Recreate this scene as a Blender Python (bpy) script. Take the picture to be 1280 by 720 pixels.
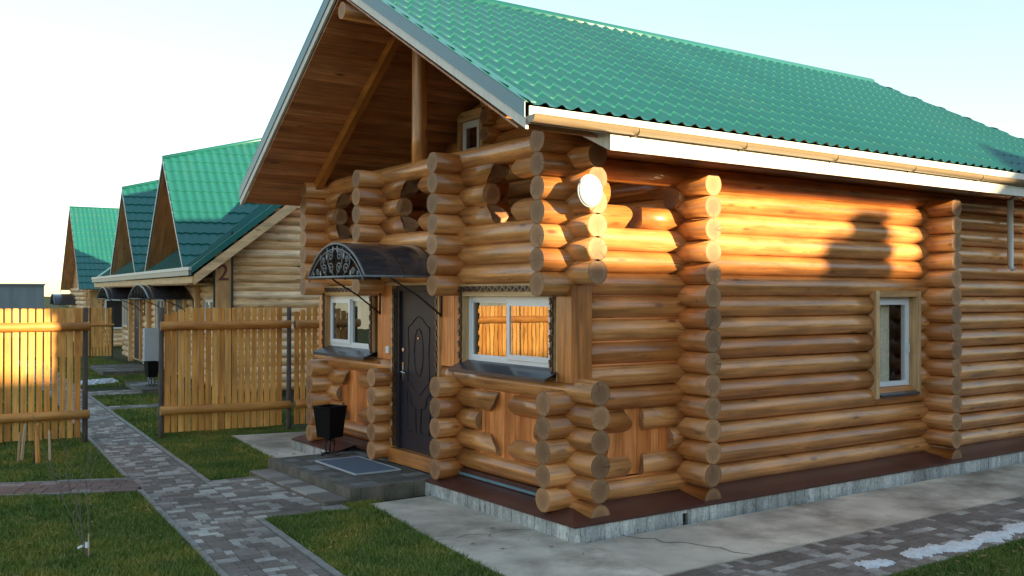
import bpy, math, random
import numpy as np
from mathutils import Vector, Matrix
random.seed(7)
R = math.radians
scene = bpy.context.scene
for o in list(bpy.data.objects): bpy.data.objects.remove(o)

# ---------------------------------------------------------------- camera
S = 0.235                                  # spacing of the logs
CAM = Vector((-6.119, -7.707, 2.128)); YAW = R(55.067); PIT = R(0.3834); ROL = R(0.1125)
d = Vector((math.cos(YAW)*math.cos(PIT), math.sin(YAW)*math.cos(PIT), math.sin(PIT)))
r_ = Vector((math.sin(YAW), -math.cos(YAW), 0)); u_ = r_.cross(d)
r2 = r_*math.cos(ROL)+u_*math.sin(ROL); u2 = -r_*math.sin(ROL)+u_*math.cos(ROL)
cd = bpy.data.cameras.new('camera'); cam = bpy.data.objects.new('camera', cd)
scene.collection.objects.link(cam)
M = Matrix((r2, u2, -d)).transposed().to_4x4(); M.translation = CAM
cam.matrix_world = M
cd.sensor_width = 36; cd.lens = 1226.58*36/1280; cd.clip_start = .05; cd.clip_end = 3000
scene.camera = cam

# ---------------------------------------------------------------- light
SUN_EL = R(9.5); SUN_A = R(18.0)           # azimuth from -Y towards +X
sdir = Vector((math.sin(SUN_A)*math.cos(SUN_EL), -math.cos(SUN_A)*math.cos(SUN_EL), math.sin(SUN_EL)))
w = bpy.data.worlds.new('World'); scene.world = w; w.use_nodes = True
nt = w.node_tree; bg = nt.nodes['Background']
sky = nt.nodes.new('ShaderNodeTexSky'); sky.sky_type = 'NISHITA'; sky.sun_disc = False
sky.sun_elevation = SUN_EL; sky.sun_rotation = math.atan2(sdir.x, sdir.y)
sky.air_density = 1.0; sky.dust_density = .0; sky.ozone_density = 1.0; sky.altitude = 100
hs = nt.nodes.new('ShaderNodeHueSaturation'); hs.inputs['Saturation'].default_value = 1.28
tint = nt.nodes.new('ShaderNodeMixRGB'); tint.blend_type = 'MULTIPLY'; tint.inputs[0].default_value = 1; tint.inputs[2].default_value = (1.44, 1.42, 1.37, 1)
gm_ = nt.nodes.new('ShaderNodeGamma'); gm_.inputs[1].default_value = .55
nt.links.new(sky.outputs[0], gm_.inputs[0]); nt.links.new(gm_.outputs[0], hs.inputs['Color']); nt.links.new(hs.outputs[0], tint.inputs[1]); nt.links.new(tint.outputs[0], bg.inputs[0]); bg.inputs[1].default_value = 0.15
sl = bpy.data.lights.new('sun', 'SUN'); sl.energy = 5.0; sl.angle = R(0.8); sl.color = (1.0, .79, .44)
so = bpy.data.objects.new('sun', sl); scene.collection.objects.link(so)
so.rotation_euler = sdir.to_track_quat('Z', 'Y').to_euler(); so.location = sdir*60
vs = scene.view_settings
vs.view_transform = 'Standard'; vs.look = 'None'; vs.gamma = 1; vs.use_curve_mapping = False
vs.exposure = 1.62

# ---------------------------------------------------------------- materials
MATS = {}
def newmat(name):
    m = bpy.data.materials.new(name); m.use_nodes = True; MATS[name] = m
    n = m.node_tree.nodes; return m, n, m.node_tree.links, n['Principled BSDF']
def N(nodes, t, **k):
    x = nodes.new(t)
    for a, b in k.items(): setattr(x, a, b)
    return x
def ramp(nodes, stops):
    x = nodes.new('ShaderNodeValToRGB'); cr = x.color_ramp
    while len(cr.elements) < len(stops): cr.elements.new(.5)
    for e, (p, c) in zip(cr.elements, stops):
        e.position = p; e.color = (c[0], c[1], c[2], 1)
    return x
def c3(c, f): return tuple(min(1, a*f) for a in c)
def wood(name, base, rough=.35, coat=.0, grain=(1.1, 16), var=.35, knots=.6, bump=.25, spec=.5, kd=(.3, .2, .12), weather=0):
    m, n, l, p = newmat(name)
    uv = N(n, 'ShaderNodeUVMap')
    mp = N(n, 'ShaderNodeMapping'); mp.inputs['Scale'].default_value = (grain[0], grain[1], 1)
    l.new(uv.outputs[0], mp.inputs[0])
    ns = N(n, 'ShaderNodeTexNoise'); ns.inputs['Scale'].default_value = 1.0; ns.inputs['Detail'].default_value = 6; ns.inputs['Distortion'].default_value = .5
    l.new(mp.outputs[0], ns.inputs[0])
    rp = ramp(n, [(.28, c3(base, 1-var)), (.5, base), (.72, c3(base, 1+var*.7))])
    l.new(ns.outputs[0], rp.inputs[0])
    # broad blotches along the length
    mp2 = N(n, 'ShaderNodeMapping'); mp2.inputs['Scale'].default_value = (1.0, 3.2, 1)
    l.new(uv.outputs[0], mp2.inputs[0])
    n2 = N(n, 'ShaderNodeTexNoise'); n2.inputs['Scale'].default_value = 1.6; n2.inputs['Detail'].default_value = 3
    l.new(mp2.outputs[0], n2.inputs[0])
    r2_ = ramp(n, [(.32, (.62, .58, .55)), (.62, (1.12, 1.12, 1.12))])
    l.new(n2.outputs[0], r2_.inputs[0])
    mx = N(n, 'ShaderNodeMixRGB', blend_type='MULTIPLY'); mx.inputs[0].default_value = .8
    l.new(rp.outputs[0], mx.inputs[1]); l.new(r2_.outputs[0], mx.inputs[2])
    # per piece tone
    at = N(n, 'ShaderNodeAttribute'); at.attribute_name = 'rnd'
    mr = N(n, 'ShaderNodeMapRange'); mr.inputs[3].default_value = 1-var*.6; mr.inputs[4].default_value = 1+var*.55
    l.new(at.outputs['Fac'], mr.inputs[0])
    mx2 = N(n, 'ShaderNodeMixRGB', blend_type='MULTIPLY'); mx2.inputs[0].default_value = 1
    l.new(mx.outputs[0], mx2.inputs[1]); l.new(mr.outputs[0], mx2.inputs[2])
    # long drying cracks
    mpc = N(n, 'ShaderNodeMapping'); mpc.inputs['Scale'].default_value = (.55, 9, 1); l.new(uv.outputs[0], mpc.inputs[0])
    nc = N(n, 'ShaderNodeTexNoise'); nc.inputs['Scale'].default_value = 1.7; nc.inputs['Detail'].default_value = 2; nc.inputs['Distortion'].default_value = .3; l.new(mpc.outputs[0], nc.inputs[0])
    rc_ = ramp(n, [(.585, (1, 1, 1)), (.597, (.38, .34, .32)), (.609, (1, 1, 1))]); l.new(nc.outputs[0], rc_.inputs[0])
    mxc = N(n, 'ShaderNodeMixRGB', blend_type='MULTIPLY'); mxc.inputs[0].default_value = .75 if 'log' in name else .3
    l.new(mx2.outputs[0], mxc.inputs[1]); l.new(rc_.outputs[0], mxc.inputs[2])
    hr_ = ramp(n, [(0, (1.02, .86, .70)), (.5, (1, 1, 1)), (1, (1.0, 1.07, 1.25))]); l.new(at.outputs['Fac'], hr_.inputs[0])
    mxh = N(n, 'ShaderNodeMixRGB', blend_type='MULTIPLY'); mxh.inputs[0].default_value = 1
    l.new(mxc.outputs[0], mxh.inputs[1]); l.new(hr_.outputs[0], mxh.inputs[2]); mx2 = mxh
    # knots
    mp3 = N(n, 'ShaderNodeMapping'); mp3.inputs['Scale'].default_value = (2.2, 6.5, 1)
    l.new(uv.outputs[0], mp3.inputs[0])
    vo = N(n, 'ShaderNodeTexVoronoi'); vo.inputs['Scale'].default_value = 1.0
    l.new(mp3.outputs[0], vo.inputs[0])
    kr = ramp(n, [(.09, (1, 1, 1)), (.20, (0, 0, 0))]); l.new(vo.outputs['Distance'], kr.inputs[0])
    sel = ramp(n, [(.48, (0, 0, 0)), (.52, (1, 1, 1))]); sx = N(n, 'ShaderNodeSeparateColor')
    l.new(vo.outputs['Color'], sx.inputs[0]); l.new(sx.outputs[0], sel.inputs[0])
    km = N(n, 'ShaderNodeMath', operation='MULTIPLY'); l.new(kr.outputs[0], km.inputs[0]); l.new(sel.outputs[0], km.inputs[1])
    km2 = N(n, 'ShaderNodeMath', operation='MULTIPLY'); l.new(km.outputs[0], km2.inputs[0]); km2.inputs[1].default_value = knots
    mx3 = N(n, 'ShaderNodeMixRGB', blend_type='MIX'); l.new(km2.outputs[0], mx3.inputs[0]); l.new(mx2.outputs[0], mx3.inputs[1])
    mx3.inputs[2].default_value = (base[0]*kd[0]*1.2, base[1]*kd[1]*1.4, base[2]*kd[2]*2, 1)
    l.new(mx3.outputs[0], p.inputs['Base Color'])
    rr = N(n, 'ShaderNodeMapRange'); rr.inputs[3].default_value = rough*.75; rr.inputs[4].default_value = min(1, rough*1.4)
    l.new(n2.outputs[0], rr.inputs[0]); l.new(rr.outputs[0], p.inputs['Roughness'])
    p.inputs['Coat Weight'].default_value = coat; p.inputs['Coat Roughness'].default_value = .22
    p.inputs['Specular IOR Level'].default_value = spec
    b = N(n, 'ShaderNodeBump'); b.inputs['Strength'].default_value = bump; b.inputs['Distance'].default_value = .01
    l.new(ns.outputs[0], b.inputs['Height']); l.new(b.outputs[0], p.inputs['Normal'])
    return m
wood('varnished_log', (.57, .235, .066), rough=.36, coat=.6, grain=(.9, 20), var=.42, knots=.85, bump=.3)
wood('pale_log', (.86, .61, .36), rough=.6, grain=(1.2, 18), var=.28, knots=.85, bump=.25)
wood('orange_plank', (.75, .25, .062), rough=.45, coat=.1, grain=(1.1, 24), var=.35, knots=.7)
wood('pine_trim', (.60, .37, .17), rough=.5, grain=(1.2, 26), var=.22, knots=.7)
wood('pine_fence', (.70, .33, .075), rough=.6, grain=(1.2, 26), var=.3, knots=.6)
wood('fence_rail', (.55, .245, .055), rough=.5, grain=(1.2, 18), var=.2, knots=.5)
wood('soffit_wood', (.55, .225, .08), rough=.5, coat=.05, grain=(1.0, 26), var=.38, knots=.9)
wood('carved_brown', (.085, .045, .028), rough=.4, coat=.2, grain=(2, 14), var=.4, knots=0)
wood('shade_brown', (.10, .045, .02), rough=.6, grain=(1, 20), var=.3, knots=.4)  # darkened brown carries the shade of the eave underside and balcony
wood('bark', (.085, .06, .05), rough=.9, grain=(5, 30), var=.5, knots=.2, bump=.8)
wood('gable_wood', (.55, .28, .12), rough=.6, grain=(1, 20), var=.3, knots=.6)
wood('stake_wood', (.52, .36, .2), rough=.8, grain=(2, 30), var=.3, knots=.2)

def logend():
    m, n, l, p = newmat('log_end')
    uv = N(n, 'ShaderNodeUVMap'); 
    ns = N(n, 'ShaderNodeTexNoise'); ns.inputs['Scale'].default_value = 14; ns.inputs['Detail'].default_value = 4
    l.new(uv.outputs[0], ns.inputs[0])
    sep = N(n, 'ShaderNodeSeparateXYZ'); l.new(uv.outputs[0], sep.inputs[0])
    # uv holds local offset wrapped: value 10*id + local
    def loc(o):
        a = N(n, 'ShaderNodeMath', operation='ADD'); a.inputs[1].default_value = .5; l.new(o, a.inputs[0])
        f = N(n, 'ShaderNodeMath', operation='FRACT'); l.new(a.outputs[0], f.inputs[0])
        s = N(n, 'ShaderNodeMath', operation='SUBTRACT'); s.inputs[1].default_value = .5; l.new(f.outputs[0], s.inputs[0]); return s.outputs[0]
    lx, ly = loc(sep.outputs[0]), loc(sep.outputs[1])
    cb = N(n, 'ShaderNodeCombineXYZ'); l.new(lx, cb.inputs[0]); l.new(ly, cb.inputs[1])
    le = N(n, 'ShaderNodeVectorMath', operation='LENGTH'); l.new(cb.outputs[0], le.inputs[0])
    md = N(n, 'ShaderNodeMath', operation='MULTIPLY_ADD'); l.new(ns.outputs[0], md.inputs[0]); md.inputs[1].default_value = .02; l.new(le.outputs['Value'], md.inputs[2])
    sc = N(n, 'ShaderNodeMath', operation='MULTIPLY'); l.new(md.outputs[0], sc.inputs[0]); sc.inputs[1].default_value = 380
    sn = N(n, 'ShaderNodeMath', operation='SINE'); l.new(sc.outputs[0], sn.inputs[0])
    rg = ramp(n, [(0, (.27, .135, .062)), (.7, (.40, .21, .098)), (1, (.43, .23, .11))])
    mr = N(n, 'ShaderNodeMapRange'); mr.inputs[1].default_value = -1; l.new(sn.outputs[0], mr.inputs[0]); l.new(mr.outputs[0], rg.inputs[0])
    # sapwood rim paler, heart darker
    hr = ramp(n, [(.0, (.78, .7, .66)), (.065, (.86, .8, .78)), (.085, (1.05, 1.03, 1.0)), (.106, (1.1, 1.08, 1.02)), (.118, (.75, .65, .6))])
    l.new(le.outputs['Value'], hr.inputs[0])
    mx = N(n, 'ShaderNodeMixRGB', blend_type='MULTIPLY'); mx.inputs[0].default_value = .9; l.new(rg.outputs[0], mx.inputs[1]); l.new(hr.outputs[0], mx.inputs[2])
    # radial drying cracks
    an = N(n, 'ShaderNodeMath', operation='ARCTAN2'); l.new(ly, an.inputs[0]); l.new(lx, an.inputs[1])
    cb2 = N(n, 'ShaderNodeCombineXYZ'); l.new(an.outputs[0], cb2.inputs[0])
    fl = N(n, 'ShaderNodeMath', operation='FLOOR'); l.new(sep.outputs[0], fl.inputs[0]); l.new(fl.outputs[0], cb2.inputs[1])
    cn = N(n, 'ShaderNodeTexNoise'); cn.inputs['Scale'].default_value = 2.6; cn.inputs['Detail'].default_value = 1; l.new(cb2.outputs[0], cn.inputs[0])
    ck = ramp(n, [(.485, (1, 1, 1)), (.5, (.45, .4, .38)), (.515, (1, 1, 1))]); l.new(cn.outputs[0], ck.inputs[0])
    mx2 = N(n, 'ShaderNodeMixRGB', blend_type='MULTIPLY'); mx2.inputs[0].default_value = .85; l.new(mx.outputs[0], mx2.inputs[1]); l.new(ck.outputs[0], mx2.inputs[2])
    at = N(n, 'ShaderNodeAttribute'); at.attribute_name = 'rnd'
    m3 = N(n, 'ShaderNodeMapRange'); m3.inputs[3].default_value = .62; m3.inputs[4].default_value = 1.25; l.new(at.outputs['Fac'], m3.inputs[0])
    mx3 = N(n, 'ShaderNodeMixRGB', blend_type='MULTIPLY'); mx3.inputs[0].default_value = 1; l.new(mx2.outputs[0], mx3.inputs[1]); l.new(m3.outputs[0], mx3.inputs[2])
    l.new(mx3.outputs[0], p.inputs['Base Color']); p.inputs['Roughness'].default_value = .62
logend()

def plain(name, col, rough=.5, metal=0, var=.12, scale=6, bump=0, spec=.5, coat=0, stain=None, detail=5, co='Object', stretch=(1, 1, 1), bscale=None):
    m, n, l, p = newmat(name)
    tc = N(n, 'ShaderNodeTexCoord'); mp = N(n, 'ShaderNodeMapping'); mp.inputs['Scale'].default_value = stretch
    l.new(tc.outputs[co], mp.inputs[0])
    ns = N(n, 'ShaderNodeTexNoise'); ns.inputs['Scale'].default_value = scale; ns.inputs['Detail'].default_value = detail
    l.new(mp.outputs[0], ns.inputs[0])
    rp = ramp(n, [(.3, c3(col, 1-var)), (.7, c3(col, 1+var))]); l.new(ns.outputs[0], rp.inputs[0])
    out = rp.outputs[0]
    if stain:
        n2 = N(n, 'ShaderNodeTexNoise'); n2.inputs['Scale'].default_value = stain[1]; n2.inputs['Detail'].default_value = 6; n2.inputs['Roughness'].default_value = .65
        l.new(mp.outputs[0], n2.inputs[0])
        sr = ramp(n, [(stain[2], (0, 0, 0)), (stain[3], (1, 1, 1))]); l.new(n2.outputs[0], sr.inputs[0])
        mx = N(n, 'ShaderNodeMixRGB'); l.new(sr.outputs[0], mx.inputs[0]); l.new(out, mx.inputs[1]); mx.inputs[2].default_value = (*stain[0], 1); out = mx.outputs[0]
    l.new(out, p.inputs['Base Color'])
    rr = N(n, 'ShaderNodeMapRange'); rr.inputs[3].default_value = rough*.85; rr.inputs[4].default_value = min(1, rough*1.15)
    l.new(ns.outputs[0], rr.inputs[0]); l.new(rr.outputs[0], p.inputs['Roughness'])
    p.inputs['Metallic'].default_value = metal; p.inputs['Specular IOR Level'].default_value = spec; p.inputs['Coat Weight'].default_value = coat
    if bump:
        nb = ns
        if bscale:
            nb = N(n, 'ShaderNodeTexNoise'); nb.inputs['Scale'].default_value = bscale; nb.inputs['Detail'].default_value = 6; l.new(mp.outputs[0], nb.inputs[0])
        b = N(n, 'ShaderNodeBump'); b.inputs['Strength'].default_value = bump; b.inputs['Distance'].default_value = .01
        l.new(nb.outputs[0], b.inputs['Height']); l.new(b.outputs[0], p.inputs['Normal'])
    return m
plain('green_metal', (.012, .125, .112), rough=.33, var=.12, scale=.6, coat=.25, stain=((.03, .13, .11), 2.2, .55, .8), stretch=(1, .35, .35))
plain('teal_metal', (.012, .20, .125), rough=.42, var=.12, scale=1.3)
plain('rake_metal', (.13, .24, .29), rough=.4, var=.08)
plain('white_board', (.70, .66, .60), rough=.6, var=.1, scale=9, stretch=(3, 3, .6))
plain('beige_metal', (.26, .19, .12), rough=.32, var=.06, coat=.2)
plain('white_pvc', (.78, .80, .84), rough=.3, var=.03)
plain('sill_metal', (.045, .047, .06), rough=.3, var=.15, coat=.3)
plain('flashing_brown', (.075, .026, .022), rough=.38, var=.25, scale=4, coat=.1)
plain('door_metal', (.026, .022, .031), rough=.5, var=.12, scale=3, spec=.3)
plain('chrome', (.55, .55, .56), rough=.25, metal=1, var=.03)
plain('iron_black', (.018, .018, .02), rough=.5, var=.2)
plain('iron_gray', (.17, .19, .21), rough=.45, var=.15, scale=20)
plain('bin_black', (.005, .005, .006), rough=.7, var=.2, spec=.15)
plain('canopy_sheet', (.045, .047, .055), rough=.22, var=.35, scale=5, coat=.4, stretch=(1, 5, 1))
plain('concrete', (.56, .49, .40), rough=.85, var=.28, scale=1.6, bump=.35, stain=((.20, .165, .125), 1.0, .45, .68), bscale=45)
plain('kerb_concrete', (.24, .225, .21), rough=.9, var=.22, scale=9, bump=.4)
plain('step_stone', (.135, .118, .10), rough=.85, var=.35, scale=5, bump=.6, bscale=30, stain=((.07, .075, .045), 3, .5, .7))
plain('mat_rubber', (.13, .165, .22), rough=.85, var=.12, scale=60, bump=.6)
plain('snow', (.66, .68, .70), rough=.6, var=.18, scale=18, bump=.8, bscale=70, stain=((.38, .36, .33), 9, .58, .8))
plain('grey_sheet', (.20, .23, .25), rough=.7, var=.2, scale=.7, stretch=(4, 1, .5))
plain('utility_grey', (.42, .46, .50), rough=.45, var=.06)
plain('red_brown_paint', (.16, .035, .02), rough=.5, var=.1)
plain('curtain', (.85, .75, .58), rough=.9, var=.15, scale=20)
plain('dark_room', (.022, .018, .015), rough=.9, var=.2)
plain('lamp_white', (.88, .88, .86), rough=.35, var=.02)
plain('dead_leaf', (.20, .11, .045), rough=.8, var=.5, scale=3)
plain('twig', (.13, .10, .07), rough=.8, var=.3, scale=30)
plain('white_tag', (.8, .82, .85), rough=.5, var=.03)
plain('dark_plaster', (.30, .27, .24), rough=.8, var=.1)
plain('hazy_steel', (.62, .66, .70), rough=.6, var=.05)  # paled so that the distance haze is in the colour
plain('vent_dark', (.01, .01, .01), rough=.8, var=.1)

def glassmat():
    m = bpy.data.materials.new('pane_glass'); m.use_nodes = True; MATS['pane_glass'] = m
    n = m.node_tree.nodes; l = m.node_tree.links; n.remove(n['Principled BSDF'])
    g = N(n, 'ShaderNodeBsdfGlossy'); g.inputs['Roughness'].default_value = .01; g.inputs[0].default_value = (1, 1, 1, 1)
    t = N(n, 'ShaderNodeBsdfTransparent'); t.inputs[0].default_value = (.75, .78, .78, 1)
    f = N(n, 'ShaderNodeFresnel'); f.inputs[0].default_value = 3.4
    tc = N(n, 'ShaderNodeTexCoord'); ns = N(n, 'ShaderNodeTexNoise'); ns.inputs['Scale'].default_value = 2.2; l.new(tc.outputs['Object'], ns.inputs[0])
    b = N(n, 'ShaderNodeBump'); b.inputs['Strength'].default_value = .07; b.inputs['Distance'].default_value = .006; l.new(ns.outputs[0], b.inputs['Height'])
    l.new(b.outputs[0], g.inputs['Normal'])
    ge = N(n, 'ShaderNodeNewGeometry'); sb = N(n, 'ShaderNodeMath', operation='SUBTRACT'); sb.inputs[0].default_value = 1; l.new(ge.outputs['Backfacing'], sb.inputs[1])
    ml = N(n, 'ShaderNodeMath', operation='MULTIPLY'); l.new(f.outputs[0], ml.inputs[0]); l.new(sb.outputs[0], ml.inputs[1])
    mx = N(n, 'ShaderNodeMixShader'); l.new(ml.outputs[0], mx.inputs[0]); l.new(t.outputs[0], mx.inputs[1]); l.new(g.outputs[0], mx.inputs[2])
    l.new(mx.outputs[0], n['Material Output'].inputs[0])
glassmat()
_g = MATS['pane_glass'].copy(); _g.name = 'side_glass'; MATS['side_glass'] = _g
for _n in _g.node_tree.nodes:
    if _n.type == 'FRESNEL': _n.inputs[0].default_value = 1.5
    if _n.type == 'BSDF_TRANSPARENT': _n.inputs[0].default_value = (.92, .93, .93, 1)

def stonemat(name, cols, rough=.8, bump=.5, wet=None):
    m, n, l, p = newmat(name)
    at = N(n, 'ShaderNodeAttribute'); at.attribute_name = 'rnd'
    rp = ramp(n, cols); l.new(at.outputs['Fac'], rp.inputs[0])
    tc = N(n, 'ShaderNodeTexCoord')
    n1 = N(n, 'ShaderNodeTexNoise'); n1.inputs['Scale'].default_value = .9; n1.inputs['Detail'].default_value = 4; l.new(tc.outputs['Object'], n1.inputs[0])
    r1 = ramp(n, [(.35, (.62, .6, .6)), (.65, (1.2, 1.2, 1.2))]); l.new(n1.outputs[0], r1.inputs[0])
    n2 = N(n, 'ShaderNodeTexNoise'); n2.inputs['Scale'].default_value = 35; n2.inputs['Detail'].default_value = 5; l.new(tc.outputs['Object'], n2.inputs[0])
    r2_ = ramp(n, [(.3, (.78, .78, .78)), (.7, (1.15, 1.15, 1.15))]); l.new(n2.outputs[0], r2_.inputs[0])
    a = N(n, 'ShaderNodeMixRGB', blend_type='MULTIPLY'); a.inputs[0].default_value = .85; l.new(rp.outputs[0], a.inputs[1]); l.new(r1.outputs[0], a.inputs[2])
    c = N(n, 'ShaderNodeMixRGB', blend_type='MULTIPLY'); c.inputs[0].default_value = 1; l.new(a.outputs[0], c.inputs[1]); l.new(r2_.outputs[0], c.inputs[2])
    l.new(c.outputs[0], p.inputs['Base Color']); p.inputs['Roughness'].default_value = rough
    b = N(n, 'ShaderNodeBump'); b.inputs['Strength'].default_value = bump; b.inputs['Distance'].default_value = .006; l.new(n2.outputs[0], b.inputs['Height']); l.new(b.outputs[0], p.inputs['Normal'])
stonemat('paver', [(0, (.125, .10, .083)), (.45, (.185, .15, .127)), (.62, (.28, .25, .22)), (1, (.44, .41, .37))])
stonemat('paver_brown', [(0, (.15, .09, .075)), (.6, (.21, .14, .12)), (1, (.31, .27, .25))])
stonemat('plinth_stone', [(0, (.40, .41, .40)), (.5, (.52, .53, .51)), (1, (.66, .66, .63))])
_m = MATS['plinth_stone'].node_tree
_tc = _m.nodes.new('ShaderNodeTexCoord'); _mp = _m.nodes.new('ShaderNodeMapping'); _mp.inputs['Scale'].default_value = (28, 28, 5)
_ns = _m.nodes.new('ShaderNodeTexNoise'); _ns.inputs['Scale'].default_value = 1; _ns.inputs['Detail'].default_value = 4; _ns.inputs['Distortion'].default_value = 1.2
_m.links.new(_tc.outputs['Object'], _mp.inputs[0]); _m.links.new(_mp.outputs[0], _ns.inputs[0])
_r = ramp(_m.nodes, [(.34, (.42, .42, .42)), (.5, (1, 1, 1)), (.66, (.62, .63, .64))]); _m.links.new(_ns.outputs[0], _r.inputs[0])
_b = _m.nodes['Principled BSDF']; _src = _b.inputs['Base Color'].links[0].from_socket
_x = _m.nodes.new('ShaderNodeMixRGB'); _x.blend_type = 'MULTIPLY'; _x.inputs[0].default_value = .85
_m.links.new(_src, _x.inputs[1]); _m.links.new(_r.outputs[0], _x.inputs[2]); _m.links.new(_x.outputs[0], _b.inputs['Base Color'])
stonemat('step_paver', [(0, (.075, .068, .058)), (.5, (.11, .10, .085)), (.8, (.16, .155, .145)), (1, (.25, .25, .25))])
plain('joint_sand', (.045, .042, .036), rough=.95, var=.3, scale=8)

def grassmat():
    m, n, l, p = newmat('grass_blade')
    at = N(n, 'ShaderNodeAttribute'); at.attribute_name = 'rnd'
    rp = ramp(n, [(0, (.055, .10, .013)), (.5, (.11, .185, .028)), (.85, (.19, .235, .045)), (1, (.42, .33, .17))]); l.new(at.outputs['Fac'], rp.inputs[0])
    tc = N(n, 'ShaderNodeTexCoord'); ns = N(n, 'ShaderNodeTexNoise'); ns.inputs['Scale'].default_value = 1.5; ns.inputs['Detail'].default_value = 4; l.new(tc.outputs['Object'], ns.inputs[0])
    r1 = ramp(n, [(.32, (.6, .75, .65)), (.5, (1.1, 1.05, 1)), (.68, (2.1, 1.35, 1.2))]); l.new(ns.outputs[0], r1.inputs[0])
    a = N(n, 'ShaderNodeMixRGB', blend_type='MULTIPLY'); a.inputs[0].default_value = .9; l.new(rp.outputs[0], a.inputs[1]); l.new(r1.outputs[0], a.inputs[2])
    l.new(a.outputs[0], p.inputs['Base Color']); p.inputs['Roughness'].default_value = .65; p.inputs['Specular IOR Level'].default_value = .25
    plain('turf_soil', (.035, .048, .015), rough=1, var=.4, scale=3, bump=.5, bscale=20, stain=((.05, .045, .02), 1.2, .5, .7), spec=.1)
grassmat()

# ---------------------------------------------------------------- mesh builder
class MB:
    def __init__(s): s.v = []; s.f = []; s.m = []; s.uv = []; s.r = []; s.sm = []; s.names = []
    def mi(s, name):
        if name not in s.names: s.names.append(name)
        return s.names.index(name)
    def face(s, idx, mat, uvs, rnd, smooth=False):
        s.f.append(tuple(idx)); s.m.append(s.mi(mat)); s.uv += uvs; s.r.append(rnd); s.sm.append(smooth)
    def pts(s, ps):
        b = len(s.v); s.v += [tuple(p) for p in ps]; return b
    def box(s, x0, x1, y0, y1, z0, z1, mat, grain=None, rnd=None, T=None, skip=()):
        if x0 > x1: x0, x1 = x1, x0
        if y0 > y1: y0, y1 = y1, y0
        if z0 > z1: z0, z1 = z1, z0
        P = [(x0, y0, z0), (x1, y0, z0), (x1, y1, z0), (x0, y1, z0), (x0, y0, z1), (x1, y0, z1), (x1, y1, z1), (x0, y1, z1)]
        dims = (x1-x0, y1-y0, z1-z0)
        if grain is None: grain = dims.index(max(dims))
        rnd = random.random() if rnd is None else rnd
        off = random.random()*50
        b = s.pts([T @ Vector(p) for p in P] if T else P)
        for fi, (q, ax) in enumerate((((0, 3, 2, 1), 2), ((4, 5, 6, 7), 2), ((0, 1, 5, 4), 1), ((2, 3, 7, 6), 1), ((1, 2, 6, 5), 0), ((3, 0, 4, 7), 0))):
            if fi in skip: continue
            oth = [a for a in (0, 1, 2) if a != ax]
            if grain in oth: ga = grain; va = [a for a in oth if a != grain][0]
            else: ga, va = oth
            s.face([b+i for i in q], mat, [(P[i][ga]+off, P[i][va]+off*1.7) for i in q], rnd)
    def cyl(s, p0, p1, r0, r1=None, n=20, side='varnished_log', end='log_end', rnd=None, caps=(1, 1), cut0=None, cut1=None, wob=0, seg=1, smooth=True):
        """cylinder p0->p1; cut(a): axial offset of the end ring as a function of the local up coordinate (-1..1)"""
        p0 = Vector(p0); p1 = Vector(p1); r1 = r0 if r1 is None else r1
        ax = (p1-p0); L = ax.length; ax.normalize()
        up = Vector((0, 0, 1)) if abs(ax.z) < .95 else Vector((1, 0, 0))
        sx = ax.cross(up).normalized(); sz = sx.cross(ax)
        rnd = random.random() if rnd is None else rnd
        off = random.random()*40; off2 = random.randint(0, 60)
        ph = random.random()*6
        rings = []
        for k in range(seg+1):
            t = k/seg; rr = r0+(r1-r0)*t
            ps = []
            for i in range(n):
                a = 2*math.pi*i/n; q = rr*(1+wob*math.sin(ph+t*L*2.1+a*1.0)+wob*.6*math.sin(ph*3+t*L*5+a*2))
                o = 0
                if k == 0 and cut0: o = cut0(math.sin(a), math.cos(a))
                if k == seg and cut1: o = cut1(math.sin(a), math.cos(a))
                ps.append(p0+ax*(L*t+o)+sx*(math.cos(a)*q)+sz*(math.sin(a)*q))
            rings.append(s.pts(ps))
        for k in range(seg):
            b0, b1 = rings[k], rings[k+1]
            for i in range(n):
                j = (i+1) % n
                ua, ub = L*k/seg+off, L*(k+1)/seg+off; va = i/n*2*math.pi*r0+off; vb = (i+1)/n*2*math.pi*r0+off
                s.face([b0+i, b1+i, b1+j, b0+j], side, [(ua, va), (ub, va), (ub, vb), (ua, vb)], rnd, smooth)
        er = random.random()
        for (c, b, rr) in ((caps[0], rings[0], r0), (caps[1], rings[-1], r1)):
            if not c: continue
            idx = list(range(b, b+n)); uv = [(off2+rr*math.cos(2*math.pi*i/n), off2*2+rr*math.sin(2*math.pi*i/n)) for i in range(n)]
            if b == rings[0]: pass
            else: idx.reverse(); uv.reverse()
            s.face(idx, end, uv, er)
    def tube(s, pts, r, n=6, mat='iron_black', closed=False):
        pts = [Vector(p) for p in pts]; rings = []
        m = len(pts)
        for k, p in enumerate(pts):
            a = pts[k-1] if (k > 0 or closed) else p; c = pts[(k+1) % m] if (k < m-1 or closed) else p
            t = (c-a).normalized(); up = Vector((0, 0, 1)) if abs(t.z) < .9 else Vector((1, 0, 0))
            sx = t.cross(up).normalized(); sy = sx.cross(t)
            rings.append(s.pts([p+sx*(r*math.cos(2*math.pi*i/n))+sy*(r*math.sin(2*math.pi*i/n)) for i in range(n)]))
        rr = random.random()
        for k in range(m if closed else m-1):
            b0, b1 = rings[k], rings[(k+1) % m]
            for i in range(n):
                j = (i+1) % n; s.face([b0+i, b1+i, b1+j, b0+j], mat, [(0, 0), (.1, 0), (.1, .1), (0, .1)], rr, True)
        if not closed:
            s.face([rings[0]+i for i in range(n)], mat, [(0, 0)]*n, rr); s.face([rings[-1]+n-1-i for i in range(n)], mat, [(0, 0)]*n, rr)
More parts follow.
